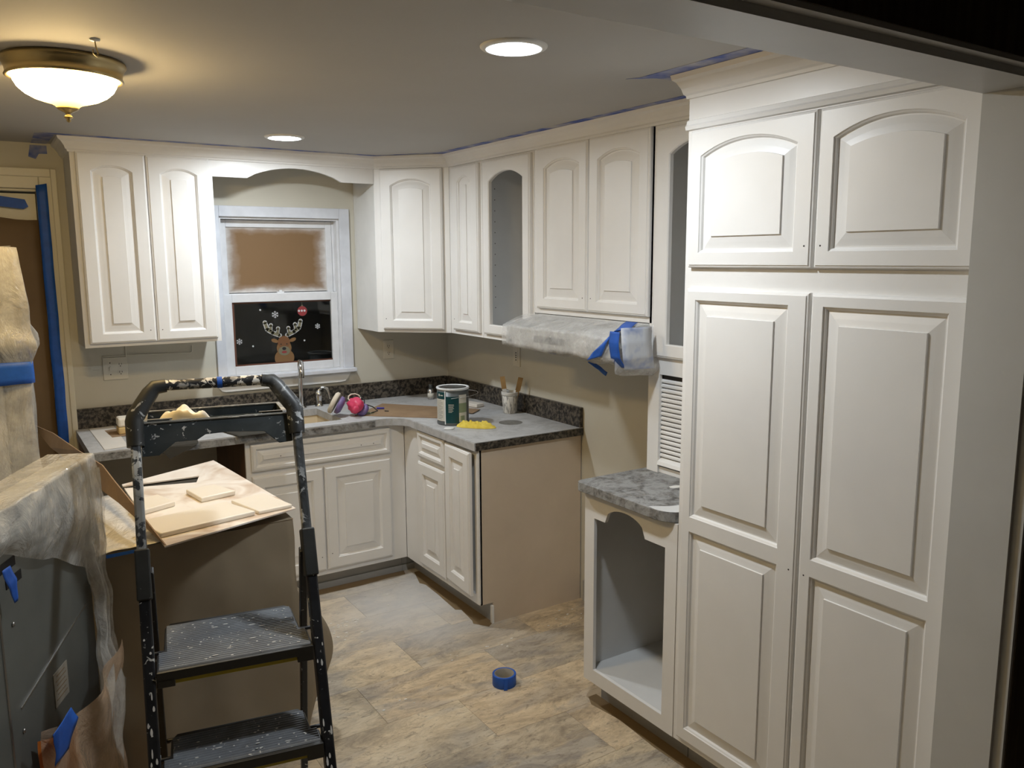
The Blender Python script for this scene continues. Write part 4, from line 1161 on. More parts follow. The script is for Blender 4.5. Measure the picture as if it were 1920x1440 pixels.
# crumpled yellow rag
def blob(c, ax, seedv, amp, nu=26, nv=14, flat=None):
    c = V(c); ax = V(ax)
    def f(u, v):
        th = 2 * pi * u; ph = pi * v
        d = V((cos(th) * sin(ph), sin(th) * sin(ph), -cos(ph)))
        k = 1 + amp * noise.noise(d * 2.2 + V((seedv, 0, 0))) + amp * 0.6 * noise.noise(d * 5 + V((seedv, 3, 0)))
        p = V((c.x + ax.x * d.x * k, c.y + ax.y * d.y * k, c.z + ax.z * d.z * k))
        if flat is not None: p.z = max(p.z, flat)
        return p
    return MB().grid(f, nu, nv)
def rag(u, v):
    th = 2 * pi * u
    rr = v
    L_, W_ = 0.105, 0.036
    x_ = L_ * rr * cos(th); y_ = W_ * rr * sin(th) * (1 + 0.3 * noise.noise(V((cos(th) * 2, sin(th) * 2, 4))))
    a = radians(-46)
    X_ = -0.447 + x_ * cos(a) - y_ * sin(a); Y_ = -1.112 + x_ * sin(a) + y_ * cos(a)
    h = (1 - rr ** 5) * (0.012 + 0.030 * abs(noise.noise(V((x_ * 34, y_ * 44, 2)))) + 0.014 * abs(noise.noise(V((x_ * 110, y_ * 110, 5)))) + 0.014 * math.exp(-((x_ + 0.07) / 0.03) ** 2))
    return V((X_, Y_, CT + 0.0005 + max(0, h)))
tag(obj('rag', MB().grid(rag, 40, 16), 'rag'), 'crumpled yellow rag on the counter in front of the paint can', 'rag')
tag(obj('white_cap', MB().lathe((-0.578, -1.068, CT), [(0.026, 0), (0.026, 0.004), (0.022, 0.006), (0.001, 0.006)], 24), 'primer'), 'flat white plastic lid beside the yellow rag', 'lid')

# cardboard under can
tag(obj('cardboard_sheet', MB().prism([(-0.835, -0.470), (-0.560, -0.215), (-0.190, -0.675), (-0.440, -0.845)], CT, CT + 0.003), 'board'), 'flat brown cardboard sheet on the counter behind the paint can', 'cardboard')
CS = CT + 0.0034
tag(obj('pen_cap', MB().tube([(-0.665, -0.375, CS + 0.006), (-0.628, -0.395, CS + 0.006)], [0.006, 0.0045], 10), 'bluepen'), 'small blue plastic cap on the cardboard', 'cap')
tag(obj('dark_crumb', MB().tube([(-0.655, -0.462, CS + 0.003), (-0.640, -0.480, CS + 0.003)], [0.003, 0.0025], 8), 'rubber'), 'small dark scrap on the cardboard', 'scrap')
b = MB()
random.seed(3)
for k in range(7):
    x = -0.765 + random.uniform(-0.03, 0.04); y = -0.475 + random.uniform(-0.02, 0.02); rr = random.uniform(0.006, 0.013)
    b.prism([(x + rr * cos(a) * 1.3, y + rr * 0.6 * sin(a)) for a in (0.3, 1.5, 2.9, 4.2, 5.3)], CS, CS + 0.002 + 0.001 * k)
o = tag(obj('masking_scraps', b, M['sage']), 'small pale green scraps on the left corner of the cardboard', 'scraps'); o['kind'] = 'stuff'
# small white block and clear bottle near corner
r = thing('sanding_block', 'white sanding block lying right of the paint can', 'block', (-0.155, -0.58, CT))
ax = V((0.30, -1, 0)).normalized(); ay = V((ax.y, -ax.x, 0)) * -1
obj('block', MB().obox((-0.155, -0.585, CT + 0.011), ax * 0.055, ay * 0.030, Z3 * 0.010), 'paper', r, bevel=0.003)
obj('backing', MB().obox((-0.155, -0.585, CT + 0.0008), ax * 0.056, ay * 0.031, Z3 * 0.0008), 'board', r)
r = thing('small_bottle', 'small clear bottle standing at the back corner behind the can', 'bottle', (-0.245, -0.225, CT))
obj('bottle_body', MB().lathe((-0.245, -0.225, CT), [(0.018, 0), (0.019, 0.004), (0.019, 0.055), (0.010, 0.066)], 20), 'steel', r)
obj('bottle_cap', MB().lathe((-0.245, -0.225, CT), [(0.0105, 0.066), (0.0105, 0.090), (0.001, 0.091)], 16), 'cangrey', r)
obj('bottle_label', MB().lathe((-0.245, -0.225, CT), [(0.0194, 0.010), (0.0194, 0.038)], 20), 'label', r)
tag(obj('card_scrap', MB().prism([(-0.285, -0.80), (-0.185, -0.715), (-0.215, -0.69), (-0.30, -0.76)], CT + 0.0045, CT + 0.006), 'board'), 'dark card corner sticking out right of the can', 'card')

# respirator
RP = V((-0.868, -0.440, CT + 0.002))
r = thing('respirator_mask', 'pink half mask respirator with round filter pads beside the sink', 'respirator', RP)
def facepiece(u, v):
    th = 2 * pi * u; ph = pi * v
    d = V((cos(th) * sin(ph), sin(th) * sin(ph), -cos(ph)))
    k = 1 + 0.22 * noise.noise(d * 2.5)
    p = V((d.x * 0.036 * k, d.y * 0.046 * k, d.z * 0.036 * k * (1 - 0.25 * d.y)))
    return RP + V((0.030, -0.030, 0.047)) + Matrix.Rotation(0.5, 3, 'Y') @ p
obj('facepiece', MB().grid(facepiece, 28, 16), 'pink', r)
axp = V((0.75, -0.45, -0.45)).normalized()
obj('filter_pad', MB().lathe(RP + V((-0.062, -0.005, 0.065)), [(0.001, -0.012), (0.044, -0.012), (0.052, -0.006), (0.052, 0.006), (0.045, 0.010)], 28, axp), 'pad', r)
obj('cartridge', MB().lathe(RP + V((-0.052, -0.011, 0.060)), [(0.042, 0.006), (0.042, 0.020), (0.028, 0.030), (0.001, 0.031)], 26, axp), 'purple', r)
axq = V((0.7, 0.2, -0.6)).normalized()
obj('cartridge', MB().lathe(RP + V((0.052, -0.040, 0.032)), [(0.001, 0), (0.028, 0.0), (0.031, 0.008), (0.031, 0.020), (0.020, 0.024), (0.001, 0.024)], 26, axq), 'purple', r)
obj('valve', MB().lathe(RP + V((0.008, -0.086, 0.040)), [(0.016, 0), (0.016, 0.008), (0.010, 0.012), (0.001, 0.012)], 18, NY), 'pink', r)
obj('nose_rim', MB().tube([RP + V((0.030 + 0.030 * cos(a), -0.020 + 0.012 * sin(a), 0.080 + 0.018 * sin(a))) for a in [k * pi / 5 for k in range(11)]], 0.0035, 6), 'pad', r)
obj('strap', MB().tube([RP + V(q) for q in ((0.045, -0.02, 0.075), (0.062, -0.02, 0.086), (0.075, -0.03, 0.070), (0.070, -0.04, 0.045), (0.085, -0.03, 0.045), (0.120, -0.02, 0.030), (0.135, -0.04, 0.012), (0.095, -0.06, 0.010))], 0.0026, 6), 'rubber', r)

for o_ in [r] : o_.scale = (1.18, 1.18, 1.18)
# left part of the counter
tag(obj('card_sheet', MB().prism([(-2.09, -0.04), (-1.975, -0.03), (-1.985, -0.58), (-2.085, -0.60)], CT, CT + 0.002), 'paper'), 'pale card sheet on the left end of the counter', 'card')
r = thing('sponge', 'white and tan sponge block on the left of the counter', 'sponge', (-1.925, -0.25, CT))
obj('foam', MB().box(-1.985, -0.295, CT + 0.0025, -1.865, -0.215, CT + 0.038), 'sponge', r, bevel=0.006)
obj('foam_top', MB().box(-1.985, -0.295, CT + 0.038, -1.865, -0.215, CT + 0.084), 'spongew', r, bevel=0.010)
tag(obj('card_scrap', MB().prism([(-2.03, -0.14), (-1.96, -0.12), (-1.95, -0.33), (-2.02, -0.34)], CT + 0.002, CT + 0.0025), 'board'), 'small brown card scrap under the sponge', 'card')
tag(obj('paper_sheet', MB().add([(-1.90, -0.50, CT + 0.003), (-1.70, -0.47, CT + 0.003), (-1.692, -0.645, CT + 0.003), (-1.865, -0.645, CT + 0.003), (-1.695, -0.662, CT - 0.005), (-1.868, -0.662, CT - 0.005), (-1.715, -0.668, 0.895), (-1.825, -0.672, 0.846)],
    [(0, 1, 2, 3), (3, 2, 4, 5), (5, 4, 6, 7)]), 'shadedpaper', solid=0.001), 'grey brown paper hanging over the counter front edge', 'paper')
tag(obj('plastic_scrap', MB().grid(lambda u, v: V((-1.56 + 0.24 * u + 0.05 * v, -0.44 - 0.23 * v, CT + 0.004 + 0.008 * abs(noise.noise(V((u * 4, v * 4, 2)))) - (0.0 if v < 0.85 else 0.0))), 10, 10), 'shadedpaper', solid=0.0008), 'grey translucent sheet lying across the counter edge', 'sheet')
for pts_, lb in (([(-1.610, -0.365), (-1.572, -0.372), (-1.566, -0.325), (-1.604, -0.318)], 'left yellow sandpaper piece on the counter'), ([(-1.550, -0.352), (-1.512, -0.358), (-1.506, -0.312), (-1.544, -0.306)], 'right yellow sandpaper piece on the counter')):
    tag(obj('sandpaper', MB().prism(pts_, CT, CT + 0.012), 'yellow'), lb, 'sandpaper', 'yellow sandpaper pieces')
tag(obj('torn_paper', MB().prism([(-1.58, -0.40), (-1.50, -0.385), (-1.44, -0.43), (-1.455, -0.47), (-1.52, -0.44)], CT, CT + 0.009), M['slab']), 'torn pinkish paper strip on the counter', 'paper')

# tape roll on the floor
r = thing('tape_roll', 'roll of blue painters tape standing on the tile floor', 'tape roll', (-0.803, -1.925, 0.0006))
cx, cy = -0.803, -1.925
obj('tape_winding', MB().lathe((cx, cy, 0.0006), [(0.041, 0), (0.049, 0.0), (0.0495, 0.001), (0.0495, 0.047), (0.049, 0.048), (0.041, 0.048), (0.041, 0)], 48, cap=False), 'tape', r)
obj('core', MB().lathe((cx, cy, 0.0006), [(0.0385, 0.0), (0.041, 0.0), (0.041, 0.048), (0.0385, 0.048), (0.0385, 0.0)], 48, cap=False), 'core', r)
a = camv = math.atan2(-4.6271 - cy, -2.5076 - cx) + 0.15
tdir = V((-sin(a), cos(a), 0)); c0 = V((cx + 0.0505 * cos(a), cy + 0.0505 * sin(a), 0))
obj('loose_end', MB().slab([c0 + tdir * -0.006 + Z3 * 0.046, c0 + tdir * 0.010 + Z3 * 0.046, c0 + tdir * 0.004 + Z3 * 0.002 + V((cos(a), sin(a), 0)) * 0.006, c0 - tdir * 0.011 + Z3 * 0.001 + V((cos(a), sin(a), 0)) * 0.006], V((cos(a), sin(a), 0)) * 0.001), 'tape', r)

# ------------------------------------------------------------------ dishwasher pulled out and draped with brown paper
r = thing('dishwasher', 'white dishwasher pulled out from the counter and hidden under brown paper', 'dishwasher', (-1.95, -1.58, 0))
obj('cabinet_box', MB().box(-2.225, -1.88, 0.02, -1.685, -1.32, 0.855), 'applw', r)
obj('front_panel', MB().box(-2.225, -1.32, 0.10, -1.685, -1.30, 0.855), 'applw', r)
for sx in (-2.20, -1.71):
    for sy in (-1.85, -1.35):
        obj('foot', MB().lathe((sx, sy, 0.0), [(0.018, 0), (0.018, 0.02)], 12), 'rubber', r)
cor = [(-2.245, -1.905), (-1.665, -1.905), (-1.665, -1.295), (-2.245, -1.295)]
def perim(t):
    t = (t % 1) * 4; i = int(t); f = t - i
    a_, c_ = cor[i % 4], cor[(i + 1) % 4]
    return V((a_[0] + (c_[0] - a_[0]) * f, a_[1] + (c_[1] - a_[1]) * f, 0)), i
def drape(u, v):
    p, side = perim(u)
    z = 0.865 - 0.862 * v
    c = V((-1.955, -1.6, 0)); d = p - c; n_ = V((d.x, d.y, 0)).normalized()
    flare = 0.02 * v + 0.022 * v * noise.noise(V((p.x * 6, p.y * 6, z * 2.5)))
    flare += 0.010 * noise.noise(V((p.x * 14, p.y * 14, z * 7)))
    q = p + n_ * (flare + 0.012)
    if p.x > -1.67 and v > 0.3:
        g = math.exp(-((p.y + 1.72) / 0.15) ** 2) * math.exp(-((z - 0.30) / 0.22) ** 2)
        q.x += 0.17 * g
    if p.y < -1.90:
        q.y += -0.012 * sin((p.x + z * 0.8) * 9) * v
    q.z = z
    return q
b = MB().grid(drape, 96, 40)
b.grid(lambda u, v: V((-2.255 + 0.60 * u, -1.915 + 0.63 * v, 0.866 + 0.003 * noise.noise(V((u * 3, v * 3, 0))))), 8, 8)
tag(obj('paper_drape', b, 'kraft', loc=(-1.95, -1.6, 0), recalc=False), 'brown masking paper draped over the pulled out dishwasher', 'paper')
tape('tape_strip', [(-2.245, -1.932, 0.862), (-2.14, -1.934, 0.865), (-2.14, -1.937, 0.856), (-2.245, -1.935, 0.852)], 'blue tape band low on the paper left of the ladder post')
tape('tape_strip', [(-1.628, -1.70, 0.56), (-1.628, -1.76, 0.575), (-1.632, -1.76, 0.49), (-1.630, -1.715, 0.475)], 'small blue tape patch on the right side of the paper drape', d=(0.001, 0, 0))
tag(obj('plastic_sheet', MB().grid(lambda u, v: V((-2.275 + 0.24 * u, -1.93 + 0.66 * v, 0.8705 + 0.010 * abs(noise.noise(V((u * 3, v * 4, 5)))) - 0.05 * max(0, 0.25 - u))), 14, 20), 'filmd', solid=0.0008), 'white dusted plastic sheet on the left of the draped dishwasher', 'plastic sheet')

# cardboard sheet with tear and upturned flap
r = thing('cardboard_sheet', 'large cardboard sheet misted with white paint on top of the dishwasher', 'cardboard', (-1.9, -1.6, 0.893))
sh = [(-2.096, -2.055), (-1.640, -1.900), (-1.711, -1.022), (-2.101, -1.222), (-2.101, -1.250), (-1.822, -1.258), (-1.853, -1.353), (-2.101, -1.285)]
obj('sheet', MB().prism(sh, 0.893, 0.898), 'sprayed', r)
obj('board_under', MB().prism([(-2.09, -1.235), (-1.80, -1.235), (-1.80, -1.37), (-2.09, -1.37)], 0.886, 0.888), 'shadedpaper', r)
U_ = [(-2.094, -2.05, 0.899), (-2.142, -1.78, 0.972), (-2.162, -1.55, 0.994), (-2.182, -1.40, 1.024), (-2.233, -1.15, 1.035), (-2.293, -0.80, 1.049), (-2.353, -0.60, 1.058)]
L_ = [(-2.094, -2.05, 0.897), (-2.144, -1.78, 0.931), (-2.163, -1.62, 0.935), (-2.189, -1.45, 0.938), (-2.22, -1.20, 0.954), (-2.307, -0.80, 0.99), (-2.353, -0.60, 1.050)]
b = MB(); b.add(U_ + L_, [(i, i + 1, 8 + i, 7 + i) for i in range(6)])
obj('upturned_flap', b, 'board', r, solid=0.004, label='brown torn flap bent upwards')
sh2 = [(-2.085, -2.02), (-1.66, -1.885), (-1.68, -1.77), (-1.99, -1.80)]

def slabobj(poly, z0, z1, label):
    r = thing('drawer_front_board', label, 'drawer front', (poly[0][0], poly[0][1], z0), 'painted drawer fronts laid flat to dry')
    obj('board', MB().prism(poly, z0, z1), 'slab', r, bevel=0.004)
slabobj([(-2.092, -1.972), (-1.780, -1.905), (-1.835, -1.735), (-2.135, -1.800)], 0.8985, 0.914, 'long white painted panel drying at the near edge of the cardboard')
slabobj([(-1.770, -1.905), (-1.648, -1.890), (-1.690, -1.690), (-1.815, -1.720)], 0.8985, 0.911, 'white painted panel at the right corner of the cardboard')
slabobj([(-1.922, -1.502), (-1.815, -1.485), (-1.772, -1.620), (-1.900, -1.650)], 0.8985, 0.916, 'small white painted drawer front in the middle of the cardboard')
slabobj([(-2.095, -1.690), (-1.985, -1.640), (-2.020, -1.510), (-2.110, -1.535)], 0.8985, 0.916, 'small white painted drawer front behind the left ladder post')

# ------------------------------------------------------------------ range (stove) turned with its grey back to the camera
A0 = V((-2.29, -1.93, 0)); D_ = V((-0.4278, -0.9039, 0)); Nr = V((0.9039, -0.4278, 0))
def RP_(s_, n_, z): return A0 + D_ * s_ + Nr * n_ + Z3 * z
r = thing('kitchen_range', 'kitchen range seen from its grey metal back, console under plastic', 'range', RP_(0.38, -0.3, 0))
def rbox(b, s0, s1, n0, n1, z0, z1):
    return b.obox(RP_((s0 + s1) / 2, (n0 + n1) / 2, (z0 + z1) / 2), D_ * (s1 - s0) / 2, Nr * (n1 - n0) / 2, Z3 * (z1 - z0) / 2)
obj('body', rbox(MB(), 0.0, 0.76, -0.60, -0.006, 0.03, 0.90), 'applw', r, bevel=0.004)
obj('back_panel', rbox(MB(), 0.004, 0.756, -0.006, 0.0, 0.05, 1.16), 'appl', r, bevel=0.002)
obj('console', rbox(MB(), 0.0, 0.76, -0.075, -0.006, 0.90, 1.17), 'applw', r, bevel=0.01)
b = MB()
for s0, z0 in ((0.50, 1.03), (0.475, 0.985)):
    b.obox(RP_(s0, 0.001, z0), (D_ * 0.04 + Z3 * 0.0), Nr * 0.001, Z3 * 0.012)
obj('vent_slot', b, 'black', r)
b = MB()
b.bar(RP_(0.06, 0.001, 0.74), RP_(0.50, 0.001, 0.66), D_.cross(Nr), 0.002, 0.0012)
b.bar(RP_(0.56, 0.001, 0.30), RP_(0.56, 0.001, 0.93), D_, 0.004, 0.0012)  # bright vertical strip imitates a highlight running down the panel
obj('seam_and_highlight', b, 'steel', r)
for s0, z0 in ((0.50, 0.88), (0.50, 0.60), (0.50, 0.35)):
    obj('screw', MB().lathe(RP_(s0, 0.001, z0), [(0.006, 0), (0.005, 0.003), (0.001, 0.004)], 10, Nr), 'steel', r)
obj('rating_sticker', MB().obox(RP_(0.27, 0.0008, 0.60), D_ * 0.045, Nr * 0.0006, Z3 * 0.048), 'stickerp', r)
b = MB()
for k in range(6): b.obox(RP_(0.27, 0.0018, 0.635 - k * 0.013), D_ * (0.034 if k % 2 else 0.026), Nr * 0.0003, Z3 * 0.0014)
obj('sticker_print', b, 'toestrip', r)
for s0 in (0.04, 0.72):
    for n0 in (-0.05, -0.55):
        obj('foot', MB().lathe(RP_(s0, n0, 0.0), [(0.018, 0), (0.018, 0.03)], 10), 'rubber', r)
# plastic over the console: top, hanging side with a swagged hem
def conewrap(u, v):
    s_ = -0.02 + 0.80 * u
    if v < 0.25:
        n_ = -0.10 + 0.13 * (v / 0.25); z = 1.183
    else:
        t = (v - 0.25) / 0.75
        hem = (0.805 + 0.27 * min(1, max(0, s_) / 0.55) ** 0.8) if s_ > 0 else 0.80
        z = 1.183 - (1.183 - hem) * t
        n_ = 0.03 + 0.02 * sin(pi * t) - 0.012 * t
    p = RP_(s_, n_, z)
    k = 0.0015 if v < 0.25 else 0.010
    return p + nz3(p, 8, k) + Nr * (0 if v < 0.25 else 0.010 * abs(noise.noise(p * 16)))
tag(obj('plastic_sheet', MB().grid(conewrap, 60, 50), 'filmw'), 'milky plastic sheet draped over the range console', 'plastic sheet')
# gathered plastic hanging down the right end of the range
hp = [(0.035, 0.03, 1.14, 0.055), (0.06, 0.03, 0.95, 0.075), (0.025, 0.035, 0.80, 0.035), (0.03, 0.04, 0.70, 0.035), (0.035, 0.04, 0.62, 0.045), (0.04, 0.05, 0.54, 0.07), (0.06, 0.06, 0.47, 0.10), (0.09, 0.06, 0.40, 0.11), (0.11, 0.06, 0.30, 0.11), (0.13, 0.05, 0.15, 0.13), (0.15, 0.03, 0.02, 0.15)]
def hang(u, v):
    s0, n0, z0, w_ = lerp_path(hp, v)
    s_ = s0 + (u - 0.5) * 2 * w_
    p = RP_(s_, n0 + 0.016 * sin(u * 17 + v * 5), z0)
    return p + nz3(p, 11, 0.012)
tag(obj('plastic_sheet', MB().grid(hang, 22, 60), 'filmw'), 'gathered plastic hanging down the corner of the range', 'plastic sheet')
tag(obj('plastic_bag', MB().grid(lambda u, v: RP_(0.47 - 0.24 * u, 0.016 + 0.02 * sin(pi * u) + 0.012 * noise.noise(V((u * 4, v * 5, 3))), 0.05 + (0.50 - 0.10 * u) * v), 16, 24), 'orange'), 'orange plastic bag low behind the range under clear film', 'bag')
def film2(u, v):
    p = RP_(0.52 - 0.53 * u, 0.055 + 0.02 * sin(pi * u) + 0.012 * sin(u * 15 + v * 6), 0.02 + (0.58 - 0.06 * sin(pi * u)) * v)
    return p + nz3(p, 8, 0.018)
tag(obj('plastic_sheet', MB().grid(film2, 30, 30), 'filmo'), 'clear plastic sheet bunched low over the orange bag', 'plastic sheet')
ribbon('tape_strip', [RP_(0.49, 0.088, 0.615), RP_(0.48, 0.092, 0.575), RP_(0.505, 0.088, 0.525)], [D_ * 0.062, D_ * 0.07, D_ * 0.04], 'crumpled blue tape patch holding plastic low on the range', amp=0.006)
ribbon('tape_strip', [RP_(0.575, 0.035, 1.05), RP_(0.565, 0.04, 1.01), RP_(0.545, 0.035, 0.955)], [D_ * 0.02, D_ * 0.022, D_ * 0.008], 'torn blue tape strip high on the grey range back', amp=0.004)

# ------------------------------------------------------------------ refrigerator wrapped in plastic
r = thing('refrigerator', 'refrigerator wrapped in cloudy plastic at the left edge', 'refrigerator', (-2.80, -1.1, 0))
obj('body', MB().box(-3.20, -1.42, 0.03, -2.46, -0.75, 1.75), 'applw', r, bevel=0.01)
obj('door', MB().box(-2.455, -1.42, 0.05, -2.41, -0.75, 1.18), 'steelp', r, bevel=0.008)
obj('freezer_door', MB().box(-2.455, -1.42, 1.20, -2.41, -0.75, 1.75), 'steelp', r, bevel=0.008)
obj('base', MB().box(-3.18, -1.40, 0.0, -2.48, -0.77, 0.03), 'rubber', r)
fc = [(-3.22, -1.455), (-2.385, -1.455), (-2.385, -0.73), (-3.22, -0.73)]
def fwrap(u, v):
    t = (u % 1) * 4; i = int(t); f = t - i
    a_, c_ = fc[i % 4], fc[(i + 1) % 4]
    p = V((a_[0] + (c_[0] - a_[0]) * f, a_[1] + (c_[1] - a_[1]) * f, 0))
    z = 1.80 - 1.78 * v
    d = (p - V((-2.8, -1.09, 0))).normalized()
    belt = math.exp(-((z - 1.385) / 0.045) ** 2)
    off = 0.004 + 0.026 * (1 - belt) * (0.5 + 0.8 * noise.noise(V((p.x * 3, p.y * 3, z * 3.2))))
    if z > 1.40: off += 0.035 * math.exp(-((z - 1.47) / 0.05) ** 2) - 0.02 * max(0, (z - 1.6) / 0.2)
    q = p + d * off
    q.z = z
    return q + nz3(q, 9, 0.009 * (1 - 0.8 * belt))
b = MB().grid(fwrap, 120, 90)
b.grid(lambda u, v: V((-3.22 + 0.82 * u, -1.45 + 0.71 * v, 1.80 + 0.01 * noise.noise(V((u * 5, v * 5, 0))))), 12, 12)
tag(obj('plastic_sheet', b, 'filmw', loc=(-2.8, -1.09, 0.02), recalc=False), 'cloudy plastic sheet wrapped round the refrigerator', 'plastic sheet')
def belt(u, v):
    t = (0.18 + 0.40 * u) * 4; i = int(t); f = t - i
    a_, c_ = fc[i % 4], fc[(i + 1) % 4]
    p = V((a_[0] + (c_[0] - a_[0]) * f, a_[1] + (c_[1] - a_[1]) * f, 0))
    d = (p - V((-2.8, -1.09, 0))).normalized()
    q = p + d * 0.022; q.z = 1.345 + 0.075 * v + 0.012 * u
    return q + nz3(q, 12, 0.003)
tag(obj('tape_strip', MB().grid(belt, 60, 4), 'tape', solid=0.001), 'blue tape belt wound round the wrapped refrigerator', 'tape')

# ------------------------------------------------------------------ step ladder
LO = V((-2.0, -2.46, 0)); Lu = V((0.985, -0.175, 0)).normalized(); Lv = V((0.175, 0.985, 0)).normalized()
def LP(a, v, z): return LO + Lu * a + Lv * v + Z3 * z
def rv(z): return 0.4 * (z - 0.7)
r = thing('step_ladder', 'black three step folding ladder with handle bar and tray, paint splattered', 'ladder', LP(0, 0, 0))
for s_ in (-1, 1):
    a_ = 0.2175 * s_
    obj('front_rail', MB().bar(LP(a_, rv(0.015), 0.015), LP(a_, rv(0.98), 0.98), Lu, 0.0145, 0.023), 'rail', r, bevel=0.005)
    obj('upper_rail', MB().bar(LP(a_, rv(0.97), 0.97), LP(a_, rv(1.26), 1.26), Lu, 0.0125, 0.020), 'railp' if s_ < 0 else 'gripp', r, bevel=0.006, label='white paint crusted rail' if s_ < 0 else 'black rail with white smears')
    obj('rail_collar', MB().bar(LP(a_, rv(0.86), 0.86), LP(a_, rv(0.985), 0.985), Lu, 0.0185, 0.027), 'grip', r, bevel=0.004)
    obj('rear_leg', MB().bar(LP(a_ * 0.93, 0.10, 0.93), LP(a_ * 0.96, 0.36, 0.015), Lu, 0.010, 0.014), 'rail', r, bevel=0.003)
    obj('foot', MB().bar(LP(a_, rv(0.0), 0.0), LP(a_, rv(0.05), 0.05), Lu, 0.019, 0.027), 'rubber', r, bevel=0.003)
    obj('foot', MB().bar(LP(a_ * 0.96, 0.365, 0.0), LP(a_ * 0.96, 0.35, 0.045), Lu, 0.014, 0.018), 'rubber', r, bevel=0.003)
    obj('brace', MB().bar(LP(a_ * 0.90, 0.02, 0.665), LP(a_ * 0.92, 0.22, 0.57), Lu, 0.003, 0.009), 'rail', r)
    # rubber grip bend
    pts = [LP(a_, rv(1.245), 1.245), LP(a_, rv(1.312), 1.312), LP(a_ * 0.985, rv(1.325), 1.325), LP(a_ * 0.80, rv(1.383), 1.383), LP(a_ * 0.73, rv(1.399), 1.399), LP(a_ * 0.60, rv(1.402), 1.402)]
    obj('grip', MB().tube(pts, [0.023, 0.0245, 0.0245, 0.0225, 0.021, 0.019], 16), 'grip' if s_ < 0 else 'gripp', r)
for s_ in (-1, 1):
    a_ = 0.2175 * s_
    db = MB(); random.seed(11 + s_)
    nn = V((0, 0, 1)).cross(Lu); sl = (Lv * 0.4 + Z3).normalized(); fn = Lu.cross(sl).normalized()
    if fn.dot(V((0, -1, 0))) < 0: fn = -fn
    for k in range(26):
        z = 0.10 + 0.78 * random.random(); a0 = a_ + random.uniform(-0.010, 0.010)
        c = LP(a0, rv(z), z) + fn * 0.0232
        wd = random.uniform(0.0015, 0.0035); ln = random.uniform(0.002, 0.013) * (1 if k % 3 else 0.5)
        db.slab([c + Lu * wd * cos(t) * (1 - 0.3 * sin(t)) + sl * ln * sin(t) for t in [q * pi / 4 for q in range(8)]], fn * 0.0008)
    for k in range(7):
        z = 0.10 + 0.78 * random.random(); c = LP(a_, rv(z), z) + Lu * 0.0147 * -1 * s_ + sl.cross(Lu) * random.uniform(-0.01, 0.01)
        db.slab([c + fn * 0.003 * cos(t) + sl * 0.006 * sin(t) for t in [q * pi / 4 for q in range(8)]], Lu * -0.0008 * s_)
    obj('paint_drips', db, 'primer', r, kind='stuff')
tb = MB(); random.seed(5)
for k in range(60):
    v_ = rv(0.70) - 0.02 + random.random() * 0.26; c = LP(random.uniform(-0.17, 0.17), v_, 0.7002)
    wd = random.uniform(0.0015, 0.004) * (3 if k % 7 == 0 else 1)
    tb.slab([c + Lu * wd * cos(t) + Lv * 0.0018 * sin(t) for t in [q * pi / 3 for q in range(6)]], Z3 * 0.0008)
for k in range(40):
    v_ = rv(0.462) - 0.02 + random.random() * 0.16; c = LP(random.uniform(-0.17, 0.17), v_, 0.4622)
    wd = random.uniform(0.0015, 0.005) * (2 if k % 7 == 0 else 1)
    tb.slab([c + Lu * wd * cos(t) + Lv * 0.002 * sin(t) for t in [q * pi / 3 for q in range(6)]], Z3 * 0.0008)
obj('dried_paint_specks', tb, 'chip', r, kind='stuff')
obj('handle_bar', MB().tube([LP(-0.14, rv(1.402), 1.402), LP(0.14, rv(1.402), 1.402)], 0.0155, 16), 'handle', r)
obj('tape_mark', MB().tube([LP(0.006, rv(1.402), 1.402), LP(0.020, rv(1.402), 1.402)], 0.0166, 16), 'tape', r, label='blue tape scrap round the bar')
# tray
TZ = 1.302
tv0 = rv(TZ) + 0.004
b = MB()
fp = [(-0.203, TZ), (0.203, TZ), (0.203, TZ - 0.078), (0.165, TZ - 0.080), (0.125, TZ - 0.045), (0.03, TZ - 0.038), (-0.035, TZ - 0.040), (-0.06, TZ - 0.054), (-0.115, TZ - 0.054), (-0.160, TZ - 0.086), (-0.203, TZ - 0.086)]
b.slab([LP(a_, tv0 + rv(z) - rv(TZ), z) for a_, z in fp], Lv * 0.008)
obj('tray_front', b, 'tray', r, bevel=0.002)
b = MB()
for (a0, a1, v0, v1, z0, z1) in ((-0.195, -0.188, tv0 + 0.008, tv0 + 0.20, TZ - 0.03, TZ), (0.188, 0.195, tv0 + 0.008, tv0 + 0.20, TZ - 0.03, TZ), (-0.195, 0.195, tv0 + 0.193, tv0 + 0.20, TZ - 0.03, TZ), (-0.188, 0.188, tv0 + 0.008, tv0 + 0.193, TZ - 0.030, TZ - 0.025)):
    b.obox(LP((a0 + a1) / 2, (v0 + v1) / 2, (z0 + z1) / 2), Lu * (a1 - a0) / 2, Lv * (v1 - v0) / 2, Z3 * (z1 - z0) / 2)
for s_ in (-1, 1):
    b.obox(LP(0.155 * s_, tv0 + 0.05, TZ - 0.013), Lu * 0.033, Lv * 0.003, Z3 * 0.013)
    b.obox(LP(0.125 * s_, tv0 + 0.03, TZ - 0.013), Lu * 0.003, Lv * 0.02, Z3 * 0.013)
obj('tray_bin', b, 'tray', r, bevel=0.0015)
b = MB()
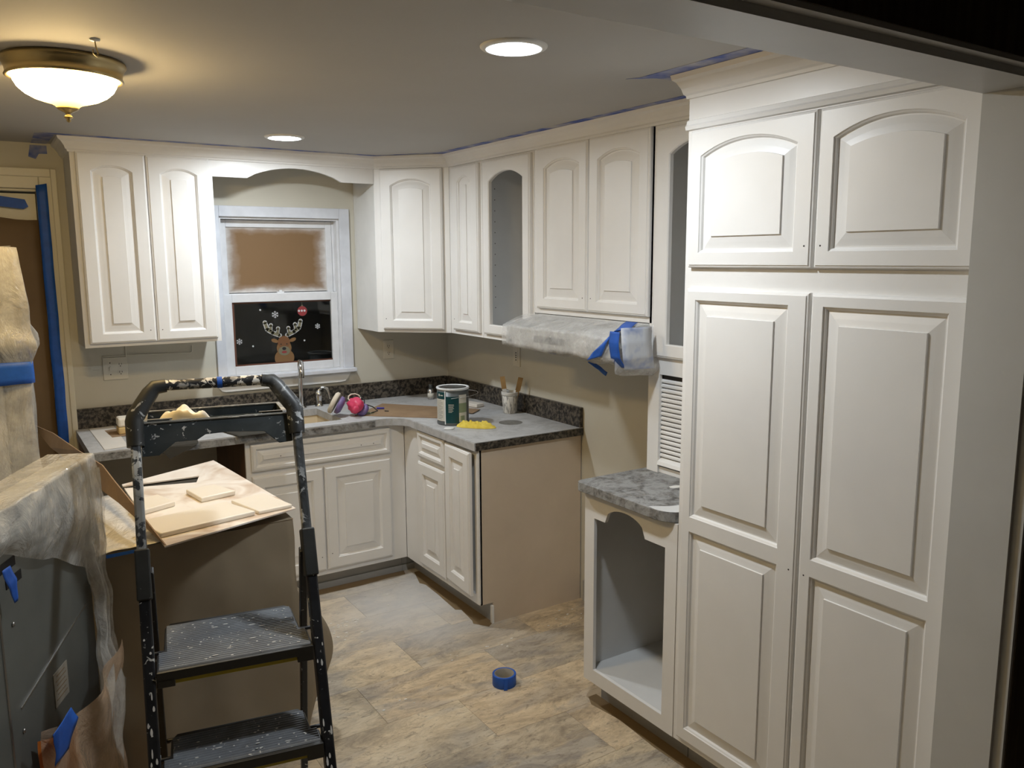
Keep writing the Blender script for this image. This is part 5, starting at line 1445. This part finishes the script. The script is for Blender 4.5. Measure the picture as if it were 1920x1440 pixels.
for (a0, a1, v0, v1) in ((-0.203, 0.203, tv0 - 0.003, tv0 + 0.0045), (-0.203, 0.203, tv0 + 0.0115, tv0 + 0.0145), (-0.197, 0.197, tv0 + 0.191, tv0 + 0.203), (-0.198, -0.186, tv0 + 0.0145, tv0 + 0.191), (0.186, 0.198, tv0 + 0.0145, tv0 + 0.191), (-0.186, -0.12, tv0 + 0.045, tv0 + 0.055), (0.12, 0.186, tv0 + 0.045, tv0 + 0.055)):
    b.obox(LP((a0 + a1) / 2, (v0 + v1) / 2, TZ + 0.0015), Lu * (a1 - a0) / 2, Lv * (v1 - v0) / 2, Z3 * 0.0016)
obj('tray_rim', b, 'trayrim', r)
# steps
def step(zs, wf, wb_, depth, setback, name='step'):
    v0 = rv(zs) - 0.030
    outline = [(-wf, v0), (wf, v0), (wf, v0 + depth * 0.34), (wb_, v0 + depth * 0.42), (wb_ * 0.985, v0 + depth - 0.03), (wb_ * 0.90, v0 + depth), (-wb_ * 0.90, v0 + depth), (-wb_ * 0.985, v0 + depth - 0.03), (-wb_, v0 + depth * 0.42), (-wf, v0 + depth * 0.34)]
    b = MB(); n = len(outline)
    b.slab([LP(a_, v_, zs - 0.022) for a_, v_ in outline], Z3 * 0.018)
    s = obj(name, b, 'stepblk', r, bevel=0.003)
    # ribbed tread
    K = int((depth - 0.02) / 0.0115)
    rb = MB()
    for k in range(K):
        va = v0 + 0.008 + k * 0.0115
        rel = (va - v0) / depth
        hw = wf - 0.006 if rel < 0.34 else (wb_ - 0.008 if rel < 0.86 else wb_ * (0.97 - (rel - 0.86) * 0.5))
        for j, (dv, dz) in enumerate(((0.0, 0.0),)):
            P0 = [LP(-hw, va, zs - 0.0035), LP(hw, va, zs - 0.0035), LP(hw, va + 0.003, zs - 0.0002), LP(-hw, va + 0.003, zs - 0.0002), LP(hw, va + 0.0075, zs - 0.0002), LP(-hw, va + 0.0075, zs - 0.0002), LP(hw, va + 0.0115, zs - 0.0035), LP(-hw, va + 0.0115, zs - 0.0035)]
            rb.add(P0, [(0, 1, 2, 3), (3, 2, 4, 5), (5, 4, 6, 7), (0, 3, 5, 7), (1, 6, 4, 2)])
    obj('tread', rb, 'tread', s)
    lip = MB()
    lip.obox(LP(0, v0 - 0.003, zs - 0.016), Lu * wf, Lv * 0.004, Z3 * 0.013)
    for q in (-1, 1): lip.obox(LP(q * (wf - 0.022), v0 - 0.001, zs - 0.034), Lu * 0.022, Lv * 0.006, Z3 * 0.012)
    obj('front_lip', lip, 'stepblk', s, bevel=0.002)
    obj('under_bar', MB().obox(LP(0, v0 + 0.014, zs - 0.034), Lu * (wf - 0.035), Lv * 0.006, Z3 * 0.011), 'yellow', s, label='yellow strip under the front edge')
    obj('pivot', MB().tube([LP(-0.213, rv(zs) + 0.10 * (depth / 0.3), zs - 0.012), LP(0.213, rv(zs) + 0.10 * (depth / 0.3), zs - 0.012)], 0.006, 8), 'rail', s)
step(0.70, 0.200, 0.182, 0.305, 0)
step(0.462, 0.202, 0.182, 0.20, 0)
step(0.225, 0.202, 0.185, 0.19, 0)
obj('rear_crossbar', MB().tube([LP(-0.205, 0.27, 0.33), LP(0.205, 0.27, 0.33)], 0.007, 8), 'rail', r)
# cloth in the tray
def cloth(u, v):
    th = 2 * pi * u; rr = v
    a_ = -0.090 + 0.078 * rr * cos(th) * (1 + 0.2 * noise.noise(V((cos(th), sin(th), 2)))); v_ = tv0 + 0.105 + 0.045 * rr * sin(th)
    h = (1 - rr ** 4) * (0.036 + 0.024 * noise.noise(V((a_ * 24, v_ * 28, 3))) + 0.008 * noise.noise(V((a_ * 70, v_ * 70, 7))) + 0.01 * math.exp(-((a_ + 0.085) / 0.03) ** 2))
    return LP(a_, v_, TZ - 0.0245 + max(0, h))
tag(obj('cloth', MB().grid(cloth, 36, 16), 'cream', loc=tuple(LP(-0.095, tv0 + 0.105, TZ - 0.0245))), 'crumpled cream cloth lying in the ladder tray', 'cloth')
